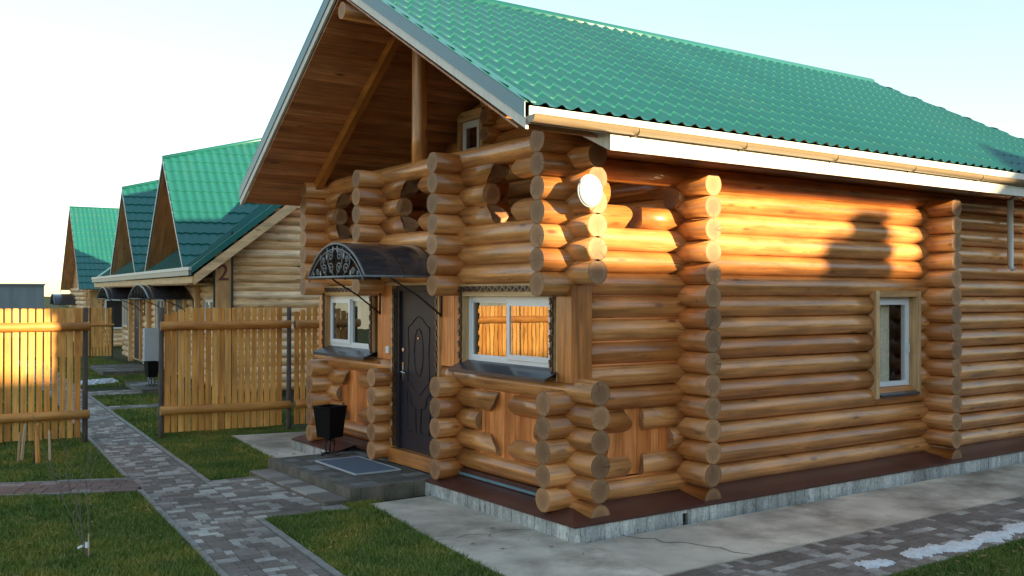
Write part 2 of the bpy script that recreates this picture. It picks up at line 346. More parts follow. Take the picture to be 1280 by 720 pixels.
    def prism(s, outline, vec, mat, rnd=None, uax=(0, 1), endmat=None):
        """outline: list of 3D points (planar), extruded by vec"""
        rnd = random.random() if rnd is None else rnd; n = len(outline); off = random.random()*30
        vec = Vector(vec); A = [Vector(p) for p in outline]; B = [p+vec for p in A]
        nrm = Vector((0, 0, 0))
        for i in range(n): nrm += A[i].cross(A[(i+1) % n])
        if nrm.dot(vec) > 0: A.reverse(); B.reverse()
        b = s.pts(A+B); P = A+B
        UV = lambda i: (P[i][uax[0]]+off, P[i][uax[1]]+off)
        s.face(list(range(b, b+n)), mat, [UV(i) for i in range(n)], rnd)
        s.face([b+2*n-1-i for i in range(n)], mat, [UV(2*n-1-i) for i in range(n)], rnd)
        for i in range(n):
            j = (i+1) % n
            L = (A[j]-A[i]).length
            s.face([b+i, b+n+i, b+n+j, b+j], endmat or mat, [(off, off), (off, off+vec.length), (off+L, off+vec.length), (off+L, off)], rnd)
    def build(s, name, parent=None, T=None):
        me = bpy.data.meshes.new(name); me.from_pydata([tuple(v) for v in s.v], [], s.f)
        for nm in s.names: me.materials.append(MATS[nm])
        me.polygons.foreach_set('material_index', s.m); me.polygons.foreach_set('use_smooth', s.sm)
        ul = me.uv_layers.new(name='UVMap'); ul.data.foreach_set('uv', np.array(s.uv, dtype=np.float32).ravel())
        at = me.attributes.new('rnd', 'FLOAT', 'FACE'); at.data.foreach_set('value', s.r)
        me.update()
        o = bpy.data.objects.new(name, me); scene.collection.objects.link(o)
        if T is not None: o.matrix_world = T
        if parent is not None:
            o.parent = parent; 
            if T is None: o.matrix_parent_inverse = Matrix.Translation(-Vector(parent.location)) if parent.get('_flat') else Matrix.Identity(4)
        return o
def thing(name, label, cat, loc=(0, 0, 0), rotz=0, group=None):
    o = bpy.data.objects.new(name, None); scene.collection.objects.link(o)
    o.location = loc; o.rotation_euler = (0, 0, rotz); o['label'] = label; o['category'] = cat
    if group: o['group'] = group
    o.empty_display_size = .3
    return o
def tag(o, label, cat, group=None):
    o['label'] = label; o['category'] = cat
    if group: o['group'] = group
    return o
def struct(o, kind='structure'): o['kind'] = kind; return o
def copy_tree(o, parent=None):
    c = o.copy(); scene.collection.objects.link(c)
    if parent: c.parent = parent
    for ch in list(o.children): copy_tree(ch, c)
    return c

# local frame of the row of cottages and the path (turned 5 degrees)
A5 = R(5.0); ROT5 = Matrix.Rotation(-A5, 4, 'Z')
def LW(x, y, z=0): return ROT5 @ Vector((x, y, z))
G = -0.20                                   # ground level

# ================================================================= GROUND
mb = MB(); mb.face([mb.pts([(-900, -900, G-.012), (900, -900, G-.012), (900, 900, G-.012), (-900, 900, G-.012)])+i for i in range(4)], 'turf_soil', [(0, 0), (1, 0), (1, 1), (0, 1)], .5)
struct(mb.build('ground'))

HARD = []                                    # hard surfaces as polygons (world x, y)
def inpoly(px, py, poly):
    c = np.zeros(px.shape, bool); n = len(poly); j = n-1
    for i in range(n):
        xi, yi = poly[i]; xj, yj = poly[j]
        with np.errstate(divide='ignore', invalid='ignore'):
            t = ((yi > py) != (yj > py)) & (px < (xj-xi)*(py-yi)/(yj-yi+1e-12)+xi)
        c ^= t; j = i
    return c

def lay_pavers(name, frame, u0, u1, v0, v1, z, clip=None, mat='paver', row=(.10, .145), stone=(.08, .205), h=.03, light=.3, gap=.006):
    """setts laid in rows; frame maps (u, v, z) to the world; rows run along v"""
    m = MB(); 
    base = [frame(a, b, z-.009) for a, b in ((u0, v0), (u1, v0), (u1, v1), (u0, v1))]
    if clip is None:
        m.face([m.pts(base)+i for i in range(4)], 'joint_sand', [(0, 0), (1, 0), (1, 1), (0, 1)], .5)
    v = v0; rows = 0
    while v < v1-.02:
        rw = random.uniform(*row); rw = min(rw, v1-v)
        u = u0
        while u < u1-.02:
            ln = random.choice((stone[0], (stone[0]+stone[1])/2, stone[1])); 
            if u1-u-ln < .05: ln = u1-u
            a0, a1, b0, b1 = u+gap/2, u+ln-gap/2, v+gap/2, v+rw-gap/2
            c = frame((a0+a1)/2, (b0+b1)/2, z)
            if clip is None or inpoly(np.array([c.x]), np.array([c.y]), clip)[0]:
                dz = random.uniform(-.003, .003); bv = .006
                P = [frame(a0, b0, z-.02), frame(a1, b0, z-.02), frame(a1, b1, z-.02), frame(a0, b1, z-.02),
                     frame(a0, b0, z-bv+dz), frame(a1, b0, z-bv+dz), frame(a1, b1, z-bv+dz), frame(a0, b1, z-bv+dz),
                     frame(a0+bv, b0+bv, z+dz), frame(a1-bv, b0+bv, z+dz), frame(a1-bv, b1-bv, z+dz), frame(a0+bv, b1-bv, z+dz)]
                b = m.pts(P); rr = random.random()
                rr = rr*.55 if rr > light else .6+random.random()*.4
                q = [(8, 9, 10, 11)]+[(i, (i+1) % 4, 4+(i+1) % 4, 4+i) for i in range(4)]+[(4+i, 4+(i+1) % 4, 8+(i+1) % 4, 8+i) for i in range(4)]
                for f in q: m.face([b+i for i in f], mat, [(0, 0)]*4, rr)
            u += ln
        v += rw
    return m
def fL(u, v, z): return LW(u, v, z)
def fW(u, v, z): return Vector((u, v, z))

# main path
m = lay_pavers('path', fL, -3.40, -2.66, -4.0, 30.0, G+.012)
struct(m.build('path'))
HARD.append([tuple(LW(a, b)[:2]) for a, b in ((-3.47, -4), (-2.60, -4), (-2.60, 30), (-3.47, 30))])
def kerb(name, frame, pts, wdt=.06, top=G+.022):
    m = MB()
    for (a, b) in zip(pts[:-1], pts[1:]):
        a = Vector(a); b = Vector(b); L = (b-a).length; t = (b-a)/L; nrm = Vector((-t.y, t.x)); k = max(1, round(L/1.0))
        for i in range(k):
            p = a+t*(L*i/k+.003); q = a+t*(L*(i+1)/k-.003)
            o = [frame(*(p-nrm*wdt/2), top), frame(*(q-nrm*wdt/2), top), frame(*(q+nrm*wdt/2), top), frame(*(p+nrm*wdt/2), top)]
            dz = random.uniform(-.004, .004)
            m.prism([v+Vector((0, 0, dz)) for v in o], (0, 0, -.1), 'kerb_concrete')
    return struct(m.build(name))
kerb('kerb', fL, [(-3.44, -4), (-3.44, 4.02)])
kerb('kerb', fL, [(-3.44, 5.0), (-3.44, 13)])
kerb('kerb', fL, [(-2.62, -4), (-2.62, 1.85)])
kerb('kerb', fL, [(-2.62, 4.15), (-2.62, 30)])
# side path going left
cpoly = [(-3.12, 4.30), (-3.06, 5.15), (-7.6, 7.12), (-8.0, 6.37)]
u = Vector((cpoly[3][0]-cpoly[0][0], cpoly[3][1]-cpoly[0][1])).normalized()
def fC(a, b, z): return Vector((cpoly[0][0]+u.x*a+u.y*b*1.0, cpoly[0][1]+u.y*a-u.x*b, z))
m = lay_pavers('side_path', fC, .0, 5.2, 0.03, .78, G+.008, mat='paver_brown', row=(.18, .2), stone=(.16, .3), light=.25)
struct(m.build('path')); HARD.append([tuple(fC(a, b, 0)[:2]) for a, b in ((-.05, -.04), (5.2, -.04), (5.2, .83), (-.05, .83))])
kerb('kerb', fC, [(.35, -.01), (5.2, -.01)], wdt=.04, top=G+.02); kerb('kerb', fC, [(.0, .80), (5.2, .80)], wdt=.04, top=G+.02)
# landing between path and step
lpoly = [(-2.52, 2.02), (-1.50, 2.10), (-1.50, 4.45), (-2.26, 4.38)]
m = lay_pavers('landing', fL, -2.652, -1.62, 1.9, 4.25, G+.010, light=.42)
struct(m.build('pavement')); HARD.append([tuple(LW(a, b)[:2]) for a, b in ((-2.6, 1.87), (-1.60, 1.87), (-1.60, 4.28), (-2.6, 4.28))])
# pavement along the long side
m = lay_pavers('side_pavement', fW, -9, 16, -2.80, -1.78, G+.008, mat='paver', light=.25, row=(.1, .13))
struct(m.build('pavement')); HARD.append([(-1.7, -2.82), (16, -2.82), (16, -1.7), (-1.7, -1.7)]); HARD.append([(-9, -2.82), (-1.6, -2.82), (-1.6, -1.78), (-9, -1.78)])
# concrete apron (slabs with joints)
def slab(poly, top):
    m = MB(); m.prism([(x, y, top) for x, y in poly], (0, 0, -.12), 'concrete')
    HARD.append(poly); return struct(m.build('pavement'))
slab([(-1.18, 2.10), (-1.33, .9), (-1.50, -.55), (-1.56, -1.77), (-.42, -1.77), (-.30, -.55), (-.30, 2.10)], G+.012)
slab([(-.41, -1.77), (1.38, -1.77), (1.38, -.6), (-.30, -.6)], G+.014)
slab([(1.386, -1.77), (4.40, -1.77), (4.40, -.6), (1.386, -.6)], G+.012)
slab([(4.406, -1.77), (9.0, -1.77), (9.0, -.6), (4.406, -.6)], G+.013)
slab([(9.006, -1.77), (15.0, -1.77), (15.0, -.6), (9.006, -.6)], G+.011)
def ground_crack(pts, wd=.006):
    m = MB()
    for (a, b) in zip(pts[:-1], pts[1:]):
        a, b = Vector(a), Vector(b); n_ = (b-a).normalized(); n_ = Vector((-n_.y, n_.x))*wd
        q = m.pts([(a.x-n_.x, a.y-n_.y, G+.0165), (b.x-n_.x*.7, b.y-n_.y*.7, G+.0165), (b.x+n_.x*.7, b.y+n_.y*.7, G+.0165), (a.x+n_.x, a.y+n_.y, G+.0165)])
        m.face([q, q+1, q+2, q+3], 'vent_dark', [(0, 0)]*4, .5)
    return struct(m.build('pavement_crack'))
ground_crack([(.16, -.56), (.22, -.75), (.34, -.83), (.30, -1.0), (.48, -1.12), (.52, -1.3), (.60, -1.42), (.58, -1.6), (.66, -1.76)])
ground_crack([(-1.40, .3), (-1.2, .24), (-1.05, .3), (-.85, .2), (-.6, .22), (-.42, .12)], .004)
slab([(-1.02, 4.82), (-.30, 4.82), (-.30, 6.2), (1.2, 6.2), (1.2, 7.75), (-.68, 8.1)], G+.012)

# ================================================================= MAIN LOG HOUSE
A1, A2, C1, C2, C3 = 1.506, 6.063, 2.025, 3.994, 5.733
D1, D2, D3 = 2.082, 3.694, 5.668
PU, PL, PSU, PSL, PA = .442, .366, .394, .44, .479
HX = 9.3                                    # back end of the house
house = thing('log_house', 'large varnished log house with green tile roof, dark door and open log balcony', 'house')
LR = .1195
def zr(): return LR*random.uniform(.975, 1.03)
def YZ(k): return S*(k if k <= 10 else 10+.965*(k-10))
wallF = MB(); wallS = MB()
def ylog(m, x, z, y0, y1, r=None, caps=(1, 1), cut0=None, cut1=None):
    r = r or zr(); m.cyl((x, y0, z), (x, y1, z), r, r*random.uniform(.97, 1.0), n=24, caps=caps, cut0=cut0, cut1=cut1, wob=.012, seg=max(1, int(abs(y1-y0)/.45)))
def xlog(m, y, z, x0, x1, r=None, caps=(1, 1), cut0=None, cut1=None):
    r = r or zr(); m.cyl((x0, y, z), (x1, y, z), r, r*random.uniform(.97, 1.0), n=24, caps=caps, cut0=cut0, cut1=cut1, wob=.012, seg=max(1, int(abs(x1-x0)/.45)))
# --- front wall: logs along Y at z = k*S
def halflog(m, p0, p1, r):                   # flat-bottomed bottom log
    p0 = Vector(p0); p1 = Vector(p1); ax = (p1-p0).normalized(); sx = Vector((0, 0, 1)).cross(ax)
    out = [p0+sx*(r*math.cos(a))+Vector((0, 0, 1))*(r*math.sin(a)) for a in [math.pi*i/12 for i in range(13)]]
    n = len(out); b = m.pts(out+[q+(p1-p0) for q in out]); rn = random.random(); L = (p1-p0).length; of = random.random()*20
    o2 = random.randint(0, 50)
    uvl = [(o2+r*math.cos(math.pi*i/12), 2*o2+r*math.sin(math.pi*i/12)) for i in range(13)]
    m.face([b+i for i in range(n)], 'log_end', uvl, rn); m.face([b+2*n-1-i for i in range(n)], 'log_end', uvl[::-1], rn)
    for i in range(n-1): m.face([b+i+1, b+n+i+1, b+n+i, b+i], 'varnished_log', [(of, i*.03), (of+L, i*.03), (of+L, i*.03+.03), (of, i*.03+.03)], rn, True)
# cut profiles: h = local height (-1..1)
def c_top(sg, a=.15, b=.06):                 # log above the hole: hollowed from below
    return lambda h, c: sg*(a*max(0, -h+.1)+b*math.sin(2.2*h))
def c_bot(sg, a=.15, b=.05):
    return lambda h, c: sg*(a*max(0, h+.1)-b*math.sin(2.2*h))
def c_mid(sg, a=.02): return lambda h, c: sg*a*(1-h*h)
def neg(f): return lambda h, c: -f(h, c)
halflog(wallF, (0, -PSL, -.02), (0, .12, -.02), .125); wallF.box(-.085, .05, .12, 2.3, .0, .125, 'flashing_brown'); wallF.box(-.085, .05, 3.75, D3+.3, .0, .125, 'flashing_brown')
ylog(wallF, 0, YZ(1), -PSL, D1)
ylog(wallF, 0, YZ(5), -PSL, D1)
def span(m, fn, x, z, lo, hi, gl, gr, style, first, last):
    """a wall log from lo to hi interrupted between gl and gr"""
    A = (1.5 if fn is ylog else .55); f = {'t': (c_top(-1, .15*min(A, 1)), c_top(1, .15*A, .03)), 'b': (c_bot(-1, .15*min(A, 1)), c_bot(1, .15*A, .03)), 'm': (c_mid(-1), c_mid(1)), 'q': (c_mid(-1, 0), c_mid(1, 0))}[style]
    if gl-lo > .03: fn(m, x, z, lo, gl, caps=(1, 1), cut1=f[0])
    if hi-gr > .03: fn(m, x, z, gr, hi, caps=(1, 1), cut0=f[1])
# lower section right of the door: diamond opening with boards
span(wallF, ylog, 0, YZ(4), -PSL, D1, .98, 1.20, 't', 1, 0)
span(wallF, ylog, 0, YZ(3), -PSL, D1, .52, 1.58, 'm', 1, 0)
span(wallF, ylog, 0, YZ(2), -PSL, D1, .98, 1.18, 'b', 1, 0)
# short stubs at the door side of wall D1
for k in range(1, 6): ylog(wallF, 0, YZ(k), D1, 2.36 if k < 5 else 2.38)
# lower section left of the door
for k in (1, 5): ylog(wallF, 0, YZ(k), D2-.12, D3+.38)
for k, a, b, st in ((4, 4.62, 4.98, 't'), (3, 4.2, 5.25, 'm'), (2, 4.6, 5.0, 'b')):
    span(wallF, ylog, 0, YZ(k), D2-.12, D3+.38, a, b, st, 0, 1)
# upper courses
for k in (10, 11, 12): ylog(wallF, 0, YZ(k), -PSU, C3+.40)
for (lo, hi, ctr) in ((-PSU, C1, 1.10), (C1, C2, 3.12), (C2, C3+.40, 5.06)):
    span(wallF, ylog, 0, YZ(13), lo, hi, ctr-.17, ctr+.17, 'b', 0, 0)
    span(wallF, ylog, 0, YZ(14), lo, hi, ctr-.62, ctr+.34, 'm', 0, 0)
    span(wallF, ylog, 0, YZ(15), lo, hi, ctr-.17, ctr+.17, 't', 0, 0)
ylog(wallF, 0, YZ(16)-.02, -.10, C3+.40)
# cross wall log ends (logs along X) on the front
for yw, ylo in ((0, 0), (C1, D1), (C2, D2), (C3, D3)):
    if yw in (0, C3): continue
    for k in range(5): xlog(wallF, ylo, S*(k+.5), -PL, .12)
    for k in range(9, 16): xlog(wallF, yw, S*(k+.5), -PU, .55 if k > 9 else .3)
# vertical boards beside the windows and the door, level with the sill
def boards(m, axis, pos, a, b, z0, z1, wd, th, mat, gap=.004, zf=None, deep=None):
    t = a
    while t < b-.01:
        e = min(t+wd*random.uniform(.9, 1.08), b)
        zz0, zz1 = (z0, z1) if zf is None else zf((t+e)/2)
        dd = random.uniform(0, .004)
        if zz1 > zz0:
            if axis == 'x': m.box(pos+dd, pos+th, t+gap/2, e-gap/2, zz0, zz1, mat, grain=2)
            else: m.box(t+gap/2, e-gap/2, pos+dd, pos+th, zz0, zz1, mat, grain=2)
        t = e
for a_, b_ in ((.35, 1.75), (4.1, 5.5)):
    pf = MB(); boards(pf, 'x', -.035, a_, b_, .26, 1.12, .10, .03, 'orange_plank', gap=.005); pf.build('plank_panel', house)
for a_, b_ in ((1.94, 2.42), (3.62, 4.06), (5.68, 5.95)):
    bf = MB(); boards(bf, 'x', -.09, a_, b_, 5.45*S, 9.55*S, .15, .04, 'orange_plank', gap=.003); bf.build('wall_board', house)
cp = MB(); cp.box(-.13, .13, -.15, .075, 5.35*S, 9.45*S, 'varnished_log', grain=2)
cp.box(-.128, .0, .076, .10, 5.35*S, 9.5*S, 'pine_trim', grain=2)
cp.build('corner_post', house)
# --- long side wall (logs along X at z = (k+.5)*S)
for k in range(0, 16):
    z = S*(k+.5)
    if k < 5: x0 = -PL
    elif k < 9: x0 = .09
    else: x0 = -PU
    last = 13.6 if k < 15 else 9.5
    brk = None
    def seglist(x0):
        if k in (4, 5, 6, 7, 8): pass
        return [(x0, 12.5)]
    # courses interrupted by openings in the first bay
    op = {3: (.70, .84, 't'), 2: (.40, 1.26, 'm'), 1: (.70, .84, 'b'), 12: (.70, .82, 'b'), 13: (.42, 1.34, 'm')}
    win = (4.83, 5.74) if 4 <= k <= 8 else None
    if k == 3: win = None
    if k in op:
        a, b, st = op[k]
        span(wallS, xlog, 0, z, x0, A1, a, b, st, 1, 1)
        xlog(wallS, 0, z, A1, HX+.1)
    elif win:
        xlog(wallS, 0, z, x0, win[0]); xlog(wallS, 0, z, win[1], HX+.1)
    else:
        xlog(wallS, 0, z, x0, HX+.1)
for k in (1, 6, 7, 8, 9):
    wallS.cyl((.13 if k > 5 else -.0, -.052, S*k), (A1-.11, -.052, S*k), .016, n=8, side='orange_plank', end='orange_plank')
# cross walls crossing the long side (log ends facing right)
for xw, ya in ((A1, -PA), (A2, -PA), (HX, -PA)):
    halflog(wallS, (xw, ya, -.02), (xw, .3, -.02), .125)
    for k in range(1, 15): ylog(wallS, xw, S*k, ya, .35)
wallF.build('front_wall', house); wallS.build('side_wall', house)
ps = MB(); boards(ps, 'y', -.035, .32, 1.42, .26, .98, .105, .03, 'orange_plank')
ps.build('plank_panel', house)
# --- left and rear walls, inner walls, gable
wl = MB()
for k in range(0, 16):
    pr = (-PL if k < 5 else (.05 if k < 9 else -PU)); yy = D3 if k < 5 else C3
    xlog(wl, yy, S*(k+.5), pr, HX+.3)
for k in range(0, 15): ylog(wl, HX, S*k+.001, -.3, C3+.35)
wl.build('rear_wall', house)
gw = MB()
ROOF_A = 2.93; RZ = 5.90; EY0, EZ0 = -.86, 3.755; EY1, EZ1 = 6.25, 3.61
sR = (RZ-EZ0)/(ROOF_A-EY0); sLf = (RZ-EZ1)/(EY1-ROOF_A)
def rz(y): return EZ0+sR*(y-EY0) if y < ROOF_A else EZ1+sLf*(EY1-y)
def ylim(z, t=.30):                          # wall extent below the roof at height z
    return max(-.2, EY0+(z+t-EZ0)/sR), min(C3+.2, EY1-(z+t-EZ1)/sLf)
for k in range(9, 24):
    z = S*k+.02
    a, b = ylim(z+.1) if k > 15 else (0.0, C3)
    if b-a < .3: break
    if 18 <= k <= 19: ylog(gw, A1, z, a, 3.72); ylog(gw, A1, z, 4.36, b) if b > 4.45 else None
    else: ylog(gw, A1, z, a, b)
for k in range(16, 22): xlog(gw, 3.52, S*k+.1, A1-.26, A1+.1, r=.10)
gw.build('gable_wall', house)
inn = MB()
inn.box(.14, A1-.13, .14, C3-.14, 2.16, 2.20, 'shade_brown')          # balcony floor
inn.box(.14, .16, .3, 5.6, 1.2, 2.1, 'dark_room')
inn.build('balcony_floor', house)
# window of the gable
def rot_frame(axis):
    return None
def window_x(px, y0, y1, z0, z1, sashes, trim, carved=True, sill=True, reveal=.04, parent=house, name='window'):
    """window in a wall facing -X; outer white frame spans y0..y1, z0..z1"""
    m = MB(); fw = .05; X = px+reveal
    for a, b in ((y0, y0+fw), (y1-fw, y1)): m.box(X, X+.07, a, b, z0, z1, 'white_pvc')
    for a, b in ((z0, z0+fw), (z1-fw, z1)): m.box(X, X+.07, y0+fw, y1-fw, a, b, 'white_pvc')
    inner = []
    for (a, b, op) in sashes:
        w2 = .055 if op else .022; xo = -.018 if op else .012
        for c, e in ((a, a+w2), (b-w2, b)): m.box(X+xo, X+.05, c, e, z0+fw, z1-fw, 'white_pvc')
        for c, e in ((z0+fw, z0+fw+w2), (z1-fw-w2, z1-fw)): m.box(X+xo, X+.05, a+w2, b-w2, c, e, 'white_pvc')
        inner.append((a+w2, b-w2, z0+fw+w2, z1-fw-w2, xo))
    w_ = m.build(name, parent)
    p = MB()
    for a, b, c, e, xo in inner:
        p.box(X+xo+.012, X+xo+.018, a-.003, b+.003, c-.003, e+.003, 'pane_glass')
    p.build('pane', w_)
    rm = MB(); rm.box(X+.10, X+.85, y0-.05, y1+.05, z0-.05, z1+.05, 'dark_room', skip=(5,)); rm.build('room_interior', w_)
    t = MB(); th = .022
    if trim:
        tw = .075
        for a, b in ((y0-.02, y0), (y1, y1+.02)): t.box(px-.01, X+.08, a, b, z0-.02, z1+.02, 'pine_trim', grain=2)
        t.box(px-.01, X+.08, y0, y1, z1, z1+.02, 'pine_trim', grain=1)
        for a, b in ((y0-tw, y0-.02), (y1+.02, y1+tw)): t.box(px-.01, px+.03, a, b, z0-.02, z1+.02, 'pine_trim', grain=2)
        t.box(px-.012, px+.03, y0-tw, y1+tw, z1+.021, z1+tw+.06, 'pine_trim', grain=1)
        t.build('window_trim', w_)
    if carved:
        c = MB(); carve(c, px-.034, y0-.072, z0-.03, z1+.055, 'v'); carve(c, px-.034, y1+.015, z0-.03, z1+.055, 'v'); carve(c, px-.034, y0-.072, z1+.055, y1+.072, 'h')
        c.build('carved_trim', w_)
    if sill:
        s_ = MB(); a, b = y0-.13, y1+.06
        s_.prism([(px+.06, a, z0+.005), (px-.17, a, z0-.085), (px-.17, a, z0-.125), (px-.164, a, z0-.125), (px-.164, a, z0-.09), (px+.06, a, z0-.002)], (0, b-a, 0), 'sill_metal')
        s_.build('sill', w_)
    return w_
def carve(m, x, a, z0, z1, o):
    """carved strip: a board with leaves in relief; o='v': at y=a from z0 to z1; o='h': from y=a to y=z1 at z=z0"""
    wd = .055
    if o == 'v':
        m.box(x+.008, x+.02, a+.008, a+wd-.004, z0, z1, 'carved_brown', grain=2)
        L = z1-z0; f = lambda s, t: (a+wd/2+t, z0+s)
    else:
        m.box(x+.008, x+.02, a, z1, z0+.005, z0+wd-.004, 'carved_brown', grain=1)
        L = z1-a; f = lambda s, t: (a+s, z0+wd/2+t)
    n = int(L/.062); st = L/n
    for i in range(n):
        sg = 1 if i % 2 else -1; c = (i+.5)*st
        pts = []
        for j in range(8):
            th = j/8*2*math.pi; ds = math.cos(th)*.035; dt = math.sin(th)*.014
            pts.append((c+ds*.9-dt*.3*sg, sg*.014+dt+ds*.35*sg))
        out = [(x-.004, *f(s, t)) for s, t in pts]
        m.prism(out, (.014, 0, 0), 'carved_brown')
        m.prism([(x+.0, *f(c+.03+math.cos(q)*.011, -sg*.022+math.sin(q)*.011)) for q in [k*math.pi/3 for k in range(6)]], (.01, 0, 0), 'carved_brown')
window_x(-.12, .20, 1.85, 1.375, 2.11, [(.25, 1.06, True), (1.06, 1.80, False)], True, reveal=.07)
window_x(-.12, 4.20, 5.64, 1.375, 2.11, [(4.25, 4.95, False), (4.95, 5.59, True)], True, reveal=.07)
gwn = window_x(A1-.16, 3.78, 4.28, 4.10, 4.60, [(3.83, 4.23, True)], True, carved=False, sill=False)
# side window (facing -Y)
def window_y(py, x0, x1, z0, z1, parent):
    m = MB(); fw = .045; Y = py+.10
    for a, b in ((x0, x0+fw), (x1-fw, x1)): m.box(a, b, Y, Y+.07, z0, z1, 'white_pvc')
    for a, b in ((z0, z0+fw), (z1-fw, z1)): m.box(x0+fw, x1-fw, Y, Y+.07, a, b, 'white_pvc')
    w2 = .06; a, b = x0+fw, x1-fw
    for c, e in ((a, a+w2), (b-w2, b)): m.box(c, e, Y-.018, Y+.05, z0+fw, z1-fw, 'white_pvc')
    for c, e in ((z0+fw, z0+fw+w2), (z1-fw-w2, z1-fw)): m.box(a+w2, b-w2, Y-.018, Y+.05, c, e, 'white_pvc')
    w_ = m.build('window', parent)
    p = MB(); p.box(a+w2-.003, b-w2+.003, Y, Y+.006, z0+fw+w2-.003, z1-fw-w2+.003, 'side_glass'); p.build('pane', w_)
    h = MB(); h.box(b-.045, b-.025, Y-.045, Y-.018, (z0+z1)/2-.06, (z0+z1)/2+.01, 'white_pvc'); h.box(b-.042, b-.028, Y-.055, Y-.04, (z0+z1)/2-.13, (z0+z1)/2-.02, 'white_pvc'); h.build('window_handle', w_)
    rm = MB(); rm.box(x0-.05, x1+.05, Y+.24, Y+.9, z0-.05, z1+.05, 'dark_room', skip=(2,)); rm.build('room_interior', w_)
    cu = MB(); n = 40; xs = [x0+.05+(x1-x0)*.60*i/n for i in range(n+1)]; ys = [Y+.12+.022*math.sin(i*1.35)+.008*math.sin(i*2.9) for i in range(n+1)]
    b0 = cu.pts([(x, y, z0) for x, y in zip(xs, ys)]+[(x, y, z1) for x, y in zip(xs, ys)])
    for i in range(n): cu.face([b0+i, b0+i+1, b0+n+2+i, b0+n+1+i], 'curtain', [(0, 0)]*4, .5, True)
    cu.build('curtain', w_)
    t = MB(); tw = .075
    for c, e in ((x0-tw, x0), (x1, x1+tw)): t.box(c, e, py-.03, py+.16, z0-.09, z1+tw, 'pine_trim', grain=2)
    t.box(x0, x1, py-.03, py+.16, z1+.0, z1+tw, 'pine_trim', grain=0)
    t.build('window_trim', w_)
    s_ = MB(); s_.prism([(x0+.002, py+.13, z0+.005), (x0+.002, py-.06, z0-.045), (x0+.002, py-.06, z0-.075), (x0+.002, py-.054, z0-.075), (x0+.002, py-.054, z0-.05), (x0+.002, py+.13, z0-.002)], (x1-x0-.004, 0, 0), 'sill_metal'); s_.build('sill', w_)
window_y(-.12, 4.87, 5.70, .90, 2.11, house)
# --- door
dm = MB(); DX = -.055
dm.box(DX, DX+.05, 2.56, 3.45, .16, 2.17, 'door_metal')
def bead(pts, r=.007): dm.tube([(DX-.002, y, z) for y, z in pts], r, 6, 'door_metal')
yc = 3.005
def arcp(z0, up, wdt, h, flip=1):
    P = []
    for i in range(13):
        t = -1+2*i/12; P.append((yc+t*wdt, z0+up*(h*(math.cos(t*math.pi)*.5+.5))))
    return P
top = arcp(1.72, 1, .27, .13); bot = arcp(1.03, -1, .27, .16)
bead(top); bead(bot); bead([top[0], (yc-.27, 1.6), (yc-.25, 1.4), (yc-.27, 1.2), bot[0]]); bead([top[-1], (yc+.27, 1.6), (yc+.25, 1.4), (yc+.27, 1.2), bot[-1]])
inn_ = [(yc+.11*math.cos(t), 1.40+.30*math.sin(t)) for t in [i*math.pi/12 for i in range(25)]]; bead(inn_, .007)
for sg in (-1, 1):
    bead([(yc+sg*.29, .92), (yc+sg*.22, .86), (yc+sg*.17, .72), (yc+sg*.07, .70), (yc+sg*.055, .40), (yc+sg*.28, .40), (yc+sg*.29, .92)], .010)
door = dm.build('door', house)
fr = MB()
for a, b in ((2.49, 2.557), (3.453, 3.52)): fr.box(DX-.035, DX+.05, a, b, .16, 2.235, 'door_metal')
fr.box(DX-.035, DX+.05, 2.557, 3.453, 2.173, 2.235, 'door_metal'); fr.build('door_frame', door)
hd = MB(); hd.box(DX-.015, DX, 3.375, 3.405, 1.02, 1.26, 'chrome'); hd.tube([(DX-.01, 3.39, 1.14), (DX-.055, 3.39, 1.14), (DX-.06, 3.33, 1.14), (DX-.05, 3.26, 1.13)], .009, 8, 'chrome')
hd.build('handle', door); hd = MB(); hd.cyl((DX, 3.385, 1.42), (DX-.018, 3.385, 1.42), .024, n=14, side='chrome', end='chrome'); hd.build('lock', door)
pk = MB(); pk.cyl((DX, yc, 1.58), (DX-.012, yc, 1.58), .014, n=10, side='chrome', end='chrome'); pk.build('peephole', door)
for q_ in (2.43, 3.525):
    dt = MB(); carve(dt, -.128, q_, .18, 2.2, 'v'); dt.build('carved_trim', door)
th = MB(); th.box(-.16, .1, 2.42, 3.62, -.02, .155, 'varnished_log', grain=1); th.build('threshold', door)
lt = MB(); lt.box(-.125, -.02, 2.40, 2.43, .16, 2.23, 'pine_trim', grain=2); lt.box(-.125, -.02, 3.585, 3.61, .16, 2.23, 'pine_trim', grain=2); lt.box(-.142, -.02, 2.36, 3.72, 2.24, 2.275, 'pine_trim', grain=1); lt.build('door_lining', door)
sw = MB(); sw.box(-.115, -.09, 3.70, 3.78, 1.36, 1.45, 'white_pvc'); sw.build('bell_button', house)
# dark backing inside the entrance
bk = MB(); bk.box(.02, .04, .3, 5.5, .0, 2.2, 'dark_room'); bk.box(.03, .05, .3, 5.5, 0, .01, 'dark_room'); bk.build('inner_lining', house)
